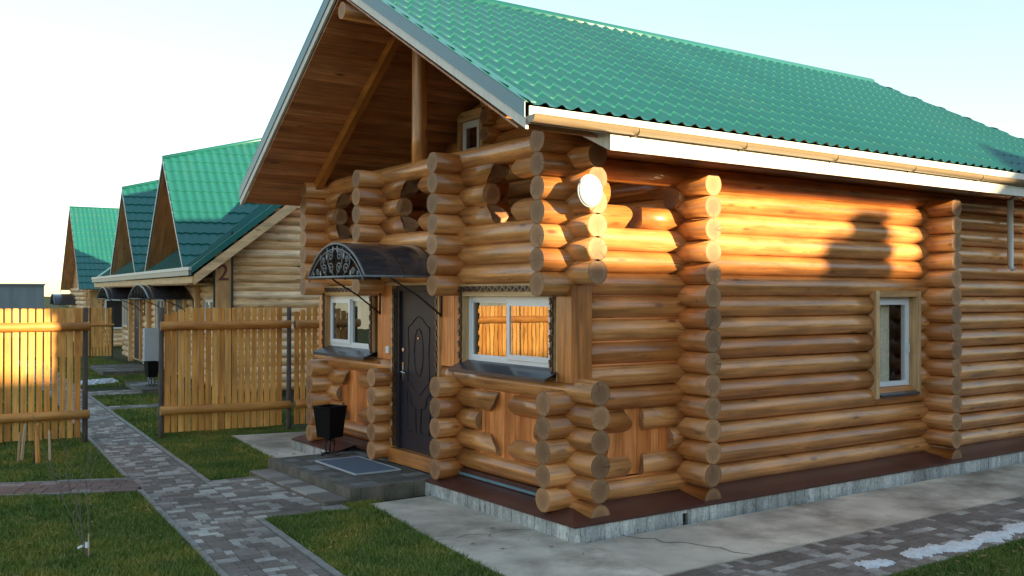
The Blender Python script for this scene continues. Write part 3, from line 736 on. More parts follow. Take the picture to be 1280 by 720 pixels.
# --- canopy over the door
CX0, CX1, CYa, CYb, CZ, CH = -1.13, -.12, 2.33, 3.93, 2.335, .41
cyc, chw = (CYa+CYb)/2, (CYb-CYa)/2
def arcy(n, sc=1.0, zo=0):
    out = []
    Rr = (chw*chw+CH*CH)/(2*CH); a0 = math.asin(chw/Rr)
    for i in range(n+1):
        a = -a0+2*a0*i/n; out.append((cyc+sc*Rr*math.sin(a), CZ+zo+sc*(Rr*math.cos(a)-(Rr-CH))))
    return out
cv = MB(); P = arcy(24); Q = arcy(24, 1, -.006)
b = cv.pts([(CX0, y, z) for y, z in P]+[(CX1, y, z) for y, z in P]+[(CX0, y, z) for y, z in Q]+[(CX1, y, z) for y, z in Q])
n = 25
for i in range(24):
    cv.face([b+i, b+i+1, b+n+i+1, b+n+i], 'canopy_sheet', [(0, 0)]*4, .5, True); cv.face([b+2*n+i+1, b+2*n+i, b+3*n+i, b+3*n+i+1], 'canopy_sheet', [(0, 0)]*4, .5, True)
for i in (0, 24): cv.face([b+i, b+n+i, b+3*n+i, b+2*n+i], 'canopy_sheet', [(0, 0)]*4, .5)
canopy = cv.build('canopy', house)
cf = MB()
for xx in (CX0-.005, (CX0+CX1)/2, CX1-.02): cf.tube([(xx, y, z-.012) for y, z in arcy(24)], .014, 6, 'iron_gray' if xx < -1 else 'iron_black')
cf.tube([(CX0-.005, y, z-.055) for y, z in arcy(24, .95)], .008, 6, 'iron_gray')
for yy in (CYa, CYb): cf.tube([(CX0, yy, CZ), (CX1, yy, CZ)], .015, 6, 'iron_gray')
cf.tube([(CX0, CYa, CZ), (CX0, CYb, CZ)], .016, 6, 'iron_gray'); cf.build('canopy_frame', canopy)
orn = MB()
def scroll(y, z, r, sg, turns=1.4, n=18):
    return [(CX0-.004, y+sg*r*(1-i/n*.8)*math.cos(i/n*turns*2*math.pi), z+r*(1-i/n*.8)*math.sin(i/n*turns*2*math.pi)) for i in range(n+1)]
for sg in (-1, 1):
    for (dy, dz, r) in ((.11, .10, .075), (.12, .25, .065), (.30, .09, .07), (.33, .20, .045), (.50, .06, .045), (.62, .035, .025)):
        orn.tube(scroll(cyc+sg*dy, CZ+dz, r, sg), .009, 5, 'iron_gray')
    orn.tube([(CX0-.004, cyc+sg*.02, CZ), (CX0-.004, cyc+sg*.19, CZ+.16), (CX0-.004, cyc+sg*.22, CZ+.35)], .009, 5, 'iron_gray')
    orn.tube([(CX0-.004, cyc+sg*.22, CZ), (CX0-.004, cyc+sg*.40, CZ+.14), (CX0-.004, cyc+sg*.42, CZ+.27)], .008, 5, 'iron_gray')
    for (dy, dz) in ((.06, .33), (.0, .19), (.42, .04), (.24, .25)):
        orn.prism([(CX0-.006, cyc+sg*dy+a_*.022, CZ+dz+b_*.045) for a_, b_ in ((0, -1), (1, -.1), (.4, .7), (0, 1), (-.4, .7), (-1, -.1))], (.008, 0, 0), 'iron_gray')
orn.build('scroll_panel', canopy)
for yy in (CYa+.01, CYb-.01):
    br = MB(); br.tube([(CX0+.32, yy, CZ-.01), (-.75, yy, CZ-.05), (-.45, yy, CZ-.22), (-.13, yy, 1.88)], .011, 6, 'iron_black')
    br.tube([(-.125, yy, 1.86), (-.125, yy, CZ)], .013, 6, 'iron_black'); br.build('bracket', canopy)
# --- round white lamp on the corner log end
lp = MB(); cx_, cz_ = -.115, 3.125; rings = []
for k, (dy, r) in enumerate(((0, .14), (-.03, .146), (-.05, .13), (-.062, .10), (-.068, .04))):
    rings.append(lp.pts([(cx_+r*math.cos(a), -PSU-.005+dy, cz_+r*1.04*math.sin(a)) for a in [i*math.pi/16 for i in range(32)]]))
for k in range(4):
    for i in range(32): lp.face([rings[k]+i, rings[k+1]+i, rings[k+1]+(i+1) % 32, rings[k]+(i+1) % 32][::-1], 'lamp_white', [(0, 0)]*4, .5, True)
lp.face([rings[4]+31-i for i in range(32)][::-1], 'lamp_white', [(0, 0)]*32, .5)
lamp_o = lp.build('wall_lamp', house)
lr_ = MB(); lr_.tube([(cx_+.147*math.cos(a), -PSU-.022, cz_+.153*math.sin(a)) for a in [i*math.pi/16 for i in range(32)]], .009, 6, 'utility_grey', closed=True)
lr_.tube([(cx_, -PSU+.12, cz_-.02), (cx_, -PSU-.01, cz_-.02)], .03, 8, 'utility_grey'); lr_.build('lamp_rim', lamp_o)
# --- plinth, flashing
pl = MB(); PX, PY = -.385, -.535
def plinth_run(a, b, const, axis, skip=None):
    t = a
    while t < b-.005:
        e = min(b, t+random.uniform(.045, .10)); dd = random.uniform(0, .012)
        if not (skip and skip[0] < (t+e)/2 < skip[1]):
            if axis == 'x': pl.box(t+.001, e-.001, const-dd, const+.15, G-.05, -.045, 'plinth_stone')
            else: pl.box(const-dd, const+.15, t+.001, e-.001, G-.05, -.045, 'plinth_stone')
        t = e
plinth_run(PX+.0, HX+1, PY, 'x', (.985, 1.065)); plinth_run(PY+.001, C3+.5, PX, 'y', (2.25, 4.70))
pl.box(PX+.1, HX+.9, PY+.1, C3+.4, G-.1, -.05, 'kerb_concrete')
pl.box(.984, 1.066, PY-.004, PY+.15, -.088, -.045, 'plinth_stone'); pl.box(.99, 1.06, PY+.02, PY+.1, G+.02, -.06, 'vent_dark')
pl.build('plinth', house)
fl_ = MB()
def strip(P, mat='flashing_brown'):
    b = fl_.pts(P); fl_.face([b, b+1, b+2, b+3], mat, [(0, 0)]*4, .5)
e = .018
for x0 in [i*1.25-.0 for i in range(9)]:
    xa = PX-e if x0 == 0 else x0; xb = x0+1.25 if x0+1.25 < HX+1 else HX+1
    za = .0; lift = random.uniform(0, .003)
    strip([(xa, PY-e, -.03+lift), (xb, PY-e, -.03+lift), (xb, -.04, .05+lift), (max(xa, -.04) if x0 == 0 else xa, -.04, .05+lift)])
    strip([(xa, PY-e, -.05), (xb, PY-e, -.05), (xb, PY-e, -.03+lift), (xa, PY-e, -.03+lift)])
strip([(PX-e, PY-e, -.03), (-.04, -.04, .05), (-.04, 2.24, .05), (PX-e, 2.24, -.03)]); strip([(PX-e, PY-e, -.05), (PX-e, PY-e, -.03), (PX-e, 2.24, -.03), (PX-e, 2.24, -.05)])
fl_.box(-.100, -.088, .14, 2.0, .05, .078, 'rake_metal'); fl_.build('plinth_flashing', house); fl_ = MB()
strip([(PX-e, 4.7, -.03), (-.04, 4.7, .05), (-.04, C3+.5, .05), (PX-e, C3+.5, -.03)]); strip([(PX-e, 4.7, -.05), (PX-e, 4.7, -.03), (PX-e, C3+.5, -.03), (PX-e, C3+.5, -.05)])
fl_.build('plinth_flashing', house)

# --- roof
def tile_slope(eave_a, eave_b, up_vec, length, mat='green_metal', pitch=.183, row=.35, amp=.017, step=.018, lim=None, sub=8, stepshift=.038):
    """metal tile sheet. eave_a->eave_b along the eave, up_vec unit vector up the slope; lim(s) -> (v0, v1) limits per distance along the eave"""
    ea, eb = Vector(eave_a), Vector(eave_b); W = (eb-ea).length; uu = (eb-ea)/W; up = Vector(up_vec); nn = uu.cross(up)
    if nn.z < 0: nn = -nn
    ncol = int(W/pitch*sub); rows = int(math.ceil(length/row))
    V = []; F = []
    prof = []                                # (v, height) profile along the slope
    for k in range(rows):
        prof += [(k*row+.001, step, k), (k*row+.03, step*.95, k), (k*row+row*.5, step*.5, k), (k*row+row-.004, 0, k+1)]
    nr = len(prof)
    co = np.zeros((ncol+1, nr, 3))
    for i in range(ncol+1):
        s_ = W*i/ncol; ph = 2*math.pi*s_/pitch; wv = (math.cos(ph)+1)/2; wv = wv**2.4
        v0, v1 = (0, length) if lim is None else lim(s_)
        for j, (v, h, k) in enumerate(prof):
            vv = v-stepshift*(1-wv)*(1 if k > 0 else .2)
            vv = min(max(vv, v0), v1)
            p = ea+uu*s_+up*vv+nn*(h+amp*2*wv)
            co[i, j] = p
    idx = np.arange((ncol+1)*nr).reshape(ncol+1, nr)
    q = np.stack([idx[:-1, :-1], idx[1:, :-1], idx[1:, 1:], idx[:-1, 1:]], -1).reshape(-1, 4)
    c = co.reshape(-1, 3)
    d1 = np.linalg.norm(c[q[:, 0]]-c[q[:, 3]], axis=1)+np.linalg.norm(c[q[:, 1]]-c[q[:, 2]], axis=1)
    q = q[d1 > 1e-5]
    me = bpy.data.meshes.new('roof'); me.from_pydata(c.tolist(), [], q.tolist()); me.materials.append(MATS[mat])
    me.polygons.foreach_set('use_smooth', [True]*len(q)); me.update()
    try: me.set_sharp_from_angle(angle=R(38))
    except Exception: pass
    return me
RX0 = -1.20; RIDGE_END = 9.1
def meshobj(name, me, parent): 
    o = bpy.data.objects.new(name, me); scene.collection.objects.link(o); o.parent = parent; return o
# right slope: hip starts at the ridge end
ER = (EY0, EZ0); LRs = math.hypot(ROOF_A-EY0, RZ-EZ0); upR = Vector((0, (ROOF_A-EY0)/LRs, (RZ-EZ0)/LRs))
HIPE = 10.95                                  # x where the hip reaches the eave
def limR(s_):
    x = RX0+s_
    return (0, LRs) if x < RIDGE_END else (0, max(.001, LRs*(HIPE-x)/(HIPE-RIDGE_END)))
roof = meshobj('roof', tile_slope((RX0+.02, EY0, EZ0), (HIPE, EY0, EZ0), upR, LRs, lim=limR), house)
LLs = math.hypot(EY1-ROOF_A, RZ-EZ1); upL = Vector((0, -(EY1-ROOF_A)/LLs, (RZ-EZ1)/LLs))
meshobj('rear_roof_slope', tile_slope((HIPE, EY1, EZ1), (RX0+.02, EY1, EZ1), upL, LLs, lim=lambda s_: (0, LLs) if HIPE-s_ < RIDGE_END else (0, max(.001, LLs*(s_)/(HIPE-RIDGE_END))), sub=5), roof)
hp = MB(); hp.face([hp.pts([(HIPE, EY0, EZ0), (HIPE, EY1, EZ1), (RIDGE_END, ROOF_A, RZ)])+i for i in range(3)], 'green_metal', [(0, 0)]*3, .5)
hp.tube([(RIDGE_END, ROOF_A, RZ+.0), (HIPE, EY0, EZ0-.01)], .03, 8, 'green_metal')
hp.build('hip_end', roof)
rc = MB(); rc.tube([(RX0, ROOF_A, RZ+.005), (RIDGE_END, ROOF_A, RZ+.005)], .075, 10, 'green_metal'); rc.build('ridge_cap', roof)
# soffit boards (underside) for both slopes
def soffit(m, y0, z0, y1, z1, x0, x1, t, mat='soffit_wood', wd=.11):
    L = math.hypot(y1-y0, z1-z0); uy, uz = (y1-y0)/L, (z1-z0)/L; ny, nz = uz, -uy
    if nz > 0: ny, nz = -ny, -nz
    s_ = 0
    while s_ < L-.005:
        e_ = min(L, s_+wd); dd = random.uniform(0, .002)
        for (xa, xb) in ((x0, x1),):
            P = [(xa, y0+uy*(s_+.002)+ny*(t-dd), z0+uz*(s_+.002)+nz*(t-dd)), (xa, y0+uy*(e_-.002)+ny*(t-dd), z0+uz*(e_-.002)+nz*(t-dd)),
                 (xa, y0+uy*(e_-.002)+ny*(t-.02), z0+uz*(e_-.002)+nz*(t-.02)), (xa, y0+uy*(s_+.002)+ny*(t-.02), z0+uz*(s_+.002)+nz*(t-.02))]
            n0 = len(m.v); m.v += [tuple(p) for p in P]+[(xb, p[1], p[2]) for p in P]
            rn = random.random(); of = random.random()*40; L2 = xb-xa
            for q in ((0, 1, 2, 3), (7, 6, 5, 4)): m.face([n0+i for i in q], mat, [(0, 0), (.1, 0), (.1, .02), (0, .02)], rn)
            for i in range(4):
                j = (i+1) % 4; m.face([n0+i, n0+4+i, n0+4+j, n0+j], mat, [(of, of), (of+L2, of), (of+L2, of+wd), (of, of+wd)], rn)
        s_ = e_
so_ = MB()
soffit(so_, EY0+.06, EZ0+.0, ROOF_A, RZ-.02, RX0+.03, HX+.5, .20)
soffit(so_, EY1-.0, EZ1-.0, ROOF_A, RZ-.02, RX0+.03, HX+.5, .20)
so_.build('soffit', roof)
# rake flashing + white board, both slopes of the front gable
rk = MB(); wb = MB(); gs = MB()
def rake(y0, z0, y1, z1):
    def quadp(m, d0, d1, xo, th, mat):
        m.prism([(xo, y0, z0-d0), (xo, y1, z1-d0), (xo, y1, z1-d1), (xo, y0, z0-d1)], (th, 0, 0), mat, uax=(1, 2))
    quadp(rk, -.045, .105, RX0-.012, .012, 'rake_metal')
    quadp(wb, .107, .20, RX0+.002, .03, 'white_board')
    gs.prism([(RX0-.014, y0, z0+.047), (RX0-.014, y1, z1+.047), (RX0-.014, y1, z1+.033), (RX0-.014, y0, z0+.033)], (.13, 0, 0), 'green_metal')
rake(EY0, EZ0, ROOF_A, RZ); rake(EY1, EZ1, ROOF_A, RZ)
rk.build('rake_flashing', roof); wb.build('rake_board', roof); gs.build('rake_cap', roof)
# eave fascia boxes and gutter
fb = MB(); FY = EY0-.015
x = -.265
while x < HX+1.2:                            # lower fascia, vertical white boards
    e_ = x+.10; fb.box(x+.001, e_-.001, FY-.012-random.uniform(0, .002), FY+.008, 3.45, 3.60, 'white_board'); x = e_
def boxend(t): return 3.45+(t-FY)*sR*.80
t = FY+.01
while t < -.05:                              # end of the eave box, facing the front
    e_ = t+.085; fb.prism([(-.267, t+.001, boxend(t)), (-.267, e_-.001, boxend(e_)), (-.267, e_-.001, boxend(e_)+.16), (-.267, t+.001, boxend(t)+.15)], (.02, 0, 0), 'white_board'); t = e_
fb.build('eave_fascia', roof)
uf = MB(); uf.box(RX0+.03, HX+1.4, FY-.004, FY+.012, 3.602, 3.755, 'white_board', grain=0)
uf.build('eave_board', roof)
eb_ = MB(); soffit(eb_, FY+.01, 3.455, -.1, 3.455+.77*sR*.80, -.25, HX+.9, .0, 'shade_brown', .1); eb_.build('eave_soffit', roof)
def gutter(x0, x1, y, z0, z1, r, name, parent, mat='beige_metal'):
    m = MB(); n = 10
    P = [(-r*math.cos(a), -r*math.sin(a)) for a in [math.pi*i/n for i in range(n+1)]]
    P = [(-r-.008, .008)]+P; Q = [(a*.93, b_*.93) for a, b_ in P]
    k = len(P); nn = 6
    rows = []
    for i in range(2): 
        xx, zz = ((x0, z0), (x1, z1))[i]
        rows.append(m.pts([(xx, y+a, zz+b_) for a, b_ in P]+[(xx, y+a, zz+b_) for a, b_ in Q]))
    for i in range(k-1):
        m.face([rows[0]+i, rows[1]+i, rows[1]+i+1, rows[0]+i+1][::-1], mat, [(0, 0)]*4, .5, True)
        m.face([rows[0]+k+i, rows[1]+k+i, rows[1]+k+i+1, rows[0]+k+i+1], mat, [(0, 0)]*4, .5, True)
    m.face([rows[0]+i for i in range(k)], mat, [(0, 0)]*k, .5)
    m.face([rows[1]+i for i in range(k)][::-1], mat, [(0, 0)]*k, .5)
    g_ = m.build(name, parent)
    xx = x0+1.2
    while xx < x1-.3:
        zz = z0+(z1-z0)*(xx-x0)/(x1-x0); j = MB(); j.tube([(xx, y-(r+.003)*math.cos(a), zz-(r+.003)*math.sin(a)) for a in [math.pi*i/10 for i in range(11)]], .008, 5, mat); xx += 1.45; j.build('gutter_bracket', g_)
    return g_
gutter(RX0-.0, HX+1.3, EY0-.08, EZ0-.095, EZ0-.125, .058, 'gutter', roof)
ds = MB(); ds.tube([(7.88, EY0-.05, 3.60), (7.88, EY0+.1, 3.6), (7.88, -.3, 3.56), (7.88, -.22, 3.50), (7.88, -.22, 2.56), (7.88, -.27, 2.50)], .042, 10, 'white_pvc'); ds.build('downspout', house)
# rafters and ridge post of the open gable
rf = MB()
def rafter(x, y0, y1, t0, t1, wdt, mat='fence_rail'):
    z0, z1 = rz(y0), rz(y1)
    rf.prism([(x, y0, z0-t0), (x, y1, z1-t0), (x, y1, z1-t1), (x, y0, z0-t1)], (wdt, 0, 0), mat, uax=(1, 2))
rafter(-.30, 6.15, 3.1, .25, .40, .10); rafter(-.30, -.2, 2.9, .25, .40, .10)
rf.build('rafter', roof)
rp_ = MB(); rp_.cyl((RX0+.05, ROOF_A, RZ-.42), (A1+.1, ROOF_A, RZ-.42), .10, n=16); rp_.build('ridge_beam', roof)
po = MB(); po.cyl((0.0, 3.10, 3.75), (0.0, 3.10, 5.55), .10, .095, n=20, side='varnished_log', seg=5, wob=.01); po.build('post', house)
po = MB(); po.cyl((-.02, C3+.16, 3.2), (-.02, C3+.16, 3.4), .05, n=10); po.build('eave_peg', house)

# ================================================================= STEP, MAT, BIN
st = MB(); X0, X1, Y0, Y1, ZT = -1.34, -.17, 2.26, 4.74, -.04
m = lay_pavers('s', fW, X0+.13, X1, Y0+.13, Y1-.0, ZT, mat='step_paver', row=(.16, .22), stone=(.18, .3), light=.22)
m.box(X0+.02, X1, Y0+.02, Y1-.02, G-.05, ZT-.012, 'step_stone')
t = Y0
while t < Y1-.01:
    e_ = min(Y1, t+random.uniform(.2, .34)); m.box(X0-random.uniform(0, .006), X0+.126, t+.002, e_-.002, G-.02, ZT+.003, 'step_stone'); t = e_
t = X0+.13
while t < X1-.01:
    e_ = min(X1, t+random.uniform(.24, .4)); m.box(t+.002, e_-.002, Y0-random.uniform(0, .006), Y0+.126, G-.02, ZT+.003, 'step_stone'); t = e_
o = m.build('porch_step'); tag(o, 'low platform of dark mossy setts before the dark entrance door', 'step')
HARD.append([(X0-.02, Y0-.02), (X1, Y0-.02), (X1, Y1), (X0-.02, Y1)])
m = lay_pavers('s', fW, X0-.30, X0-.01, 2.28, 4.60, G+.055, mat='paver', row=(.2, .28), stone=(.3, .31), light=.6)
m.box(X0-.295, X0-.012, 2.285, 4.595, G-.05, G+.043, 'step_stone')
o = m.build('entry_step'); tag(o, 'narrow lower step of pale slabs in front of the dark sett platform', 'step')
HARD.append([(X0-.32, 2.26), (X0, 2.26), (X0, 4.62), (X0-.32, 4.62)])
mt = MB(); mt.box(-.92, -.32, 2.99, 4.15, ZT+.004, ZT+.014, 'mat_rubber')
for i in range(22): mt.box(-.90, -.34, 3.01+i*.0515, 3.04+i*.0515, ZT+.014, ZT+.018, 'mat_rubber')
for a_, b_, c_, d_ in ((-.93, -.91, 2.98, 4.16), (-.33, -.31, 2.98, 4.16), (-.91, -.33, 2.98, 3.0), (-.91, -.33, 4.14, 4.16)): mt.box(a_, b_, c_, d_, ZT+.003, ZT+.02, 'utility_grey')
tag(mt.build('doormat'), 'blue-grey ribbed doormat lying on the sett platform', 'doormat')
def bin_(loc, rot, label, scale=1.0):
    t = thing('litter_bin', label, 'bin', loc, rot, None); t.scale = (scale,)*3
    m = MB(); w0, w1, z0, z1 = .12, .158, .25, .66
    P = [(-w0, -w0, z0), (w0, -w0, z0), (w0, w0, z0), (-w0, w0, z0), (-w1, -w1, z1), (w1, -w1, z1), (w1, w1, z1), (-w1, w1, z1)]
    I = [(a*.95, b_*.95, c+(.015 if c < .5 else 0)) for a, b_, c in P]
    b = m.pts(P+I)
    for q in ((3, 2, 1, 0), (0, 1, 5, 4), (1, 2, 6, 5), (2, 3, 7, 6), (3, 0, 4, 7), (8, 9, 10, 11), (12, 13, 9, 8), (13, 14, 10, 9), (14, 15, 11, 10), (15, 12, 8, 11), (4, 5, 13, 12), (5, 6, 14, 13), (6, 7, 15, 14), (7, 4, 12, 15)):
        m.face([b+i for i in q], 'bin_black', [(0, 0)]*4, .5)
    m.tube([(-w1, -w1, z1), (w1, -w1, z1), (w1, w1, z1), (-w1, w1, z1)], .010, 6, 'bin_black', closed=True)
    m.build('bucket', t)
    f = MB()
    for sg in (-1, 1):
        f.tube([(sg*.02, 0, .02), (sg*.07, 0, .06), (sg*.085, 0, .14), (sg*.07, 0, .22), (sg*.03, 0, .25)], .010, 6)
        f.tube([(sg*.04+.03*math.cos(a)*(1-a/9), .0, .20+.03*math.sin(a)*(1-a/9)) for a in [i*.5 for i in range(14)]], .006, 5)
        f.tube([(0, 0, .04), (sg*.09, 0, .035), (sg*.15, 0, .02), (sg*.165, 0, .035)], .010, 6)
        f.tube([(0, 0, .04), (0, sg*.09, .035), (0, sg*.15, .012), (0, sg*.165, .035)], .010, 6)
    f.tube([(0, 0, .03), (0, 0, .25)], .012, 6)
    f.build('stand', t); return t
bin_((-.56, 4.52, ZT+.0), R(20), 'black square litter bin on a curly iron stand left of the dark entrance door')

# ================================================================= FENCES
def fence(name, label, x0, x1, y, posts, group, zt=1.90, zb=-.09, rails=(1.615, .265), slat=.082, pitch=.107, rr=.072, shape=None, rail_ext=(0, 0)):
    t = thing(name, label, 'fence', LW(x0, y, G), -A5, group)
    L = x1-x0; z_ = -G
    m = MB(); n = int(L/pitch)
    for i in range(n):
        a = pitch*i+.015; top = zt+random.uniform(-.006, .006)
        if shape: top = shape(i, n, top)
        b0, b1 = zb+z_+random.uniform(-.008, .008), top+z_
        tl = random.uniform(-.002, .002)
        m.prism([(a, .0, b0), (a+slat, .0, b0), (a+slat+tl, 0, b1-.008), (a+slat-.012+tl, 0, b1), (a+.012+tl, 0, b1), (a+tl, 0, b1-.008)], (0, .02, 0), 'pine_fence', uax=(2, 0))
    m.build('slat_panel', t)
    for zr_ in rails:
        m = MB(); m.cyl((-rail_ext[0], -.05, zr_+z_), (L+rail_ext[1], -.05, zr_+z_+random.uniform(-.01, .01)), rr, rr*.95, n=16, side='fence_rail', end='log_end', seg=8, wob=.015); m.build('rail', t)
    for px in posts:
        m = MB(); m.cyl((px-x0, .03, -.1), (px-x0, .03, zt+z_+.01), .042, .038, n=12, side='bark', end='bark', seg=8, wob=.03); m.build('post', t)
    return t
cshape = lambda i, n, top: top-.0 if i > 2 else top-.10+.035*i
GF = 'slatted wooden fence panels across the gardens'
fence('slatted_fence', 'left slatted wooden fence panel, its upper part lit by the low sun', -9.5, -3.60, 8.30, (-3.555, -6.5, -9.4), GF, rail_ext=(0, .10))
fence('slatted_fence', 'shaded slatted wooden fence panel between the stone path and the black post', -2.42, -.42, 8.15, (-2.45, -.37), GF, shape=cshape, rail_ext=(.06, .05), slat=.087)
fence('slatted_fence', 'short slatted wooden fence panel ending behind the log house corner', -.30, .62, 8.14, (), GF, zt=1.93, shape=cshape)
# far fence seen through the gap
fence('slatted_fence', 'distant yellow wooden fence at the end of the stone path', -3.0, -.15, 30.0, (-.95, -.2), GF, zt=1.62, zb=-.12, rails=(1.0,), rr=.05)

# ================================================================= NEIGHBOUR COTTAGES
def logwall_y(m, x0, x1, y, z0, z1, pitch, mat, zlim=None, side=-1):   # wall facing -Y made of round logs along X
    z = z0
    while z < z1-.02:
        a, b_ = (x0, x1) if zlim is None else zlim(z+pitch/2)
        if b_-a > .1: m.cyl((a, y, z+pitch/2), (b_, y, z+pitch/2), pitch*.525, n=16, side=mat, end=mat, seg=max(1, int((b_-a)/1.2)), wob=.01)
        z += pitch
def logwall_x(m, y0, y1, x, z0, z1, pitch, mat):
    z = z0
    while z < z1-.02:
        m.cyl((x, y0, z+pitch/2), (x, y1, z+pitch/2), pitch*.525, n=16, side=mat, end=mat, seg=max(1, int((y1-y0)/1.5)), wob=.01); z += pitch
def small_canopy(parent, y0, y1, z, h, x0, x1):
    m = MB(); c, hw = (y0+y1)/2, (y1-y0)/2; Rr = (hw*hw+h*h)/(2*h); a0 = math.asin(min(1, hw/Rr))
    P = [(c+Rr*math.sin(-a0+2*a0*i/16), z+Rr*math.cos(-a0+2*a0*i/16)-(Rr-h)) for i in range(17)]
    b = m.pts([(x0, y, q) for y, q in P]+[(x1, y, q) for y, q in P])
    for i in range(16): m.face([b+i, b+i+1, b+18+i, b+17+i], 'canopy_sheet', [(0, 0)]*4, .5, True)
    o = m.build('canopy', parent)
    f = MB(); f.tube([(x0, y, q) for y, q in P], .022, 6, 'iron_gray'); f.tube([(x0, y0, z), (x0, y1, z)], .016, 6, 'iron_black')
    for yy in (y0, y1): f.tube([(x0, yy, z), (x1, yy, z)], .016, 6, 'iron_black'); f.tube([(x0+.3, yy, z), (x0+.75, yy, z-.2), (x1, yy, z-.48)], .013, 6, 'iron_black'); f.tube([(x1, yy, z-.5), (x1, yy, z)], .014, 6, 'iron_black')
    for i in range(-2, 3): f.tube([(x0, c+i*hw*.3, z), (x0, c+i*hw*.3+.04, z+h*.8*(1-abs(i)*.2))], .01, 5, 'iron_black')
    f.build('canopy_frame', o)
def steep_roof(parent, xg, yc_, zt, zf, hw, rise, depth, back_z=None, name='gable_roof', slope_back=None, row=.35, hang=.75):
    """A-frame roof: gable at x=xg facing -X, apex (yc, zt), feet at z=zf; ridge rises by `rise` over `depth`"""
    xb = xg+depth; obj = None
    for sg in (-1, 1):
        ap0 = Vector((xg, yc_, zt)); ft0 = Vector((xg, yc_+sg*hw, zf)); ap1 = Vector((xb, yc_, zt+rise)); 
        ft1 = Vector((xb, yc_+sg*hw*(zt+rise-zf)/(zt-zf), zf))
        # tile mesh: rows go up from the foot, built in slope coordinates
        ncol = int(depth/.19*6); rows = int((ft0-ap0).length/row)+1; co = []; 
        nrm = (ft1-ft0).cross(ap0-ft0).normalized(); nrm = nrm if nrm.z > 0 else -nrm
        Ls = (ap0-ft0).length
        prof = []
        for k in range(rows+3): prof += [(k*row+.002, .03), (k*row+.04, .028), (k*row+row-.006, 0)]
        upv = (ap0-ft0)/Ls
        grid = []
        for i in range(ncol+1):
            t = i/ncol; base = ft0.lerp(Vector((xb, ft0.y, zf)), t); wv = (math.cos(2*math.pi*t*depth/.19)+1)/2; wv = wv**1.5
            Lm = Ls*(zt+rise*t-zf)/(zt-zf)
            # keep the slope plane through ridge: move the foot outward
            bs = ft0.lerp(ft1, t); top = ap0.lerp(ap1, t); uv_ = (top-bs); LL = uv_.length; uv_.normalize()
            grid.append([tuple(top-uv_*(LL-min(v, LL))+nrm*(h+.035*wv)) if False else tuple(bs+uv_*min(v, LL)+nrm*(h+.026*wv)) for v, h in prof])
        nr = len(prof); V = [p for g in grid for p in g]; F = []
        for i in range(ncol):
            for j in range(nr-1):
                a = i*nr+j; F.append((a, a+nr, a+nr+1, a+1))
        me = bpy.data.meshes.new(name); me.from_pydata(V, [], F); me.materials.append(MATS['green_metal' if sg else 'teal_metal'])
        me.polygons.foreach_set('use_smooth', [True]*len(F)); me.update()
        try: me.set_sharp_from_angle(angle=R(35))
        except Exception: pass
        o = meshobj(name, me, parent)
        if obj is None: obj = o
    rcp = MB(); rcp.tube([(xg-.02, yc_, zt+.02), (xb, yc_, zt+rise+.02)], .055, 8, 'green_metal'); rcp.build('ridge_cap', obj)
    m = MB()
    for sg in (-1, 1):                         # rake metal edges and wooden underside
        A_ = Vector((xg-.02, yc_, zt+.03)); B_ = Vector((xg-.02, yc_+sg*hw, zf)); dn = Vector((0, 0, -.10))
        m.prism([A_, B_, B_+dn, A_+dn*1.2], (.03, 0, 0), 'rake_metal', uax=(1, 2))
    m.build('rake_flashing', obj)
    u = MB()
    u.prism([(xg+hang, yc_, zt-.22), (xg+hang, yc_-hw+.18, zf), (xg+hang, yc_+hw-.18, zf)], (.06, 0, 0), 'gable_wood', uax=(1, 2))
    for sg in (-1, 1):
        u.prism([(xg+.02, yc_, zt-.10), (xg+.02, yc_+sg*(hw-.07), zf+.0), (xg+.02, yc_+sg*(hw-.11), zf+.0), (xg+.02, yc_, zt-.17)], (hang, 0, 0), 'gable_wood', uax=(0, 2))
    u.build('gable_boards', parent)
    return obj

n2 = thing('cottage', 'semi-detached pale log cottage with two steep green gables and number 2 board', 'house', LW(0, 0, 0), -A5)
# walls
NY0, NY1, NX = 13.55, 28.6, -.10
m = MB(); sl_ = .80
def roofz(x): return 2.62+sl_*(x+.95)
def zl(z): 
    x = max(.02, (z-2.62+.18)/sl_-.95) if z > 3.2 else .02
    return (x, 7.0)
logwall_y(m, .02, 7, NY0+.1, -.05, 5.2, .187, 'pale_log', zlim=zl); m.build('side_wall', n2)
m = MB(); logwall_x(m, NY0+.5, NY1, NX+.12, -.05, 2.9, .187, 'pale_log'); m.build('front_wall', n2)
m = MB(); m.box(-.36, -.02, NY0-.02, NY0+.03, -.1, 3.05, 'pine_trim', grain=2); m.box(-.02, .02, NY0-.03, NY0+.04, -.1, 3.5, 'iron_black', grain=2); m.box(-.40, -.36, NY0-.02, NY0+.04, -.1, 3.0, 'iron_black', grain=2)
nb = m.build('number_board', n2)
def text_mesh(txt, size, mat, parent, loc, rot, name):
    cu = bpy.data.curves.new('digits', 'FONT'); cu.body = txt; cu.size = size; cu.extrude = .004; cu.align_x = 'CENTER'; cu.offset = .004
    to = bpy.data.objects.new('digits', cu); scene.collection.objects.link(to); bpy.context.view_layer.update()
    me = bpy.data.meshes.new_from_object(to.evaluated_get(bpy.context.evaluated_depsgraph_get())); bpy.data.objects.remove(to)
    me.materials.clear(); me.materials.append(MATS[mat]); o = bpy.data.objects.new(name, me); scene.collection.objects.link(o)
    o.parent = parent; o.location = loc; o.rotation_euler = rot; return o
text_mesh('2', .50, 'red_brown_paint', nb, (-.19, NY0-.028, 2.43), (R(90), 0, 0), 'number')
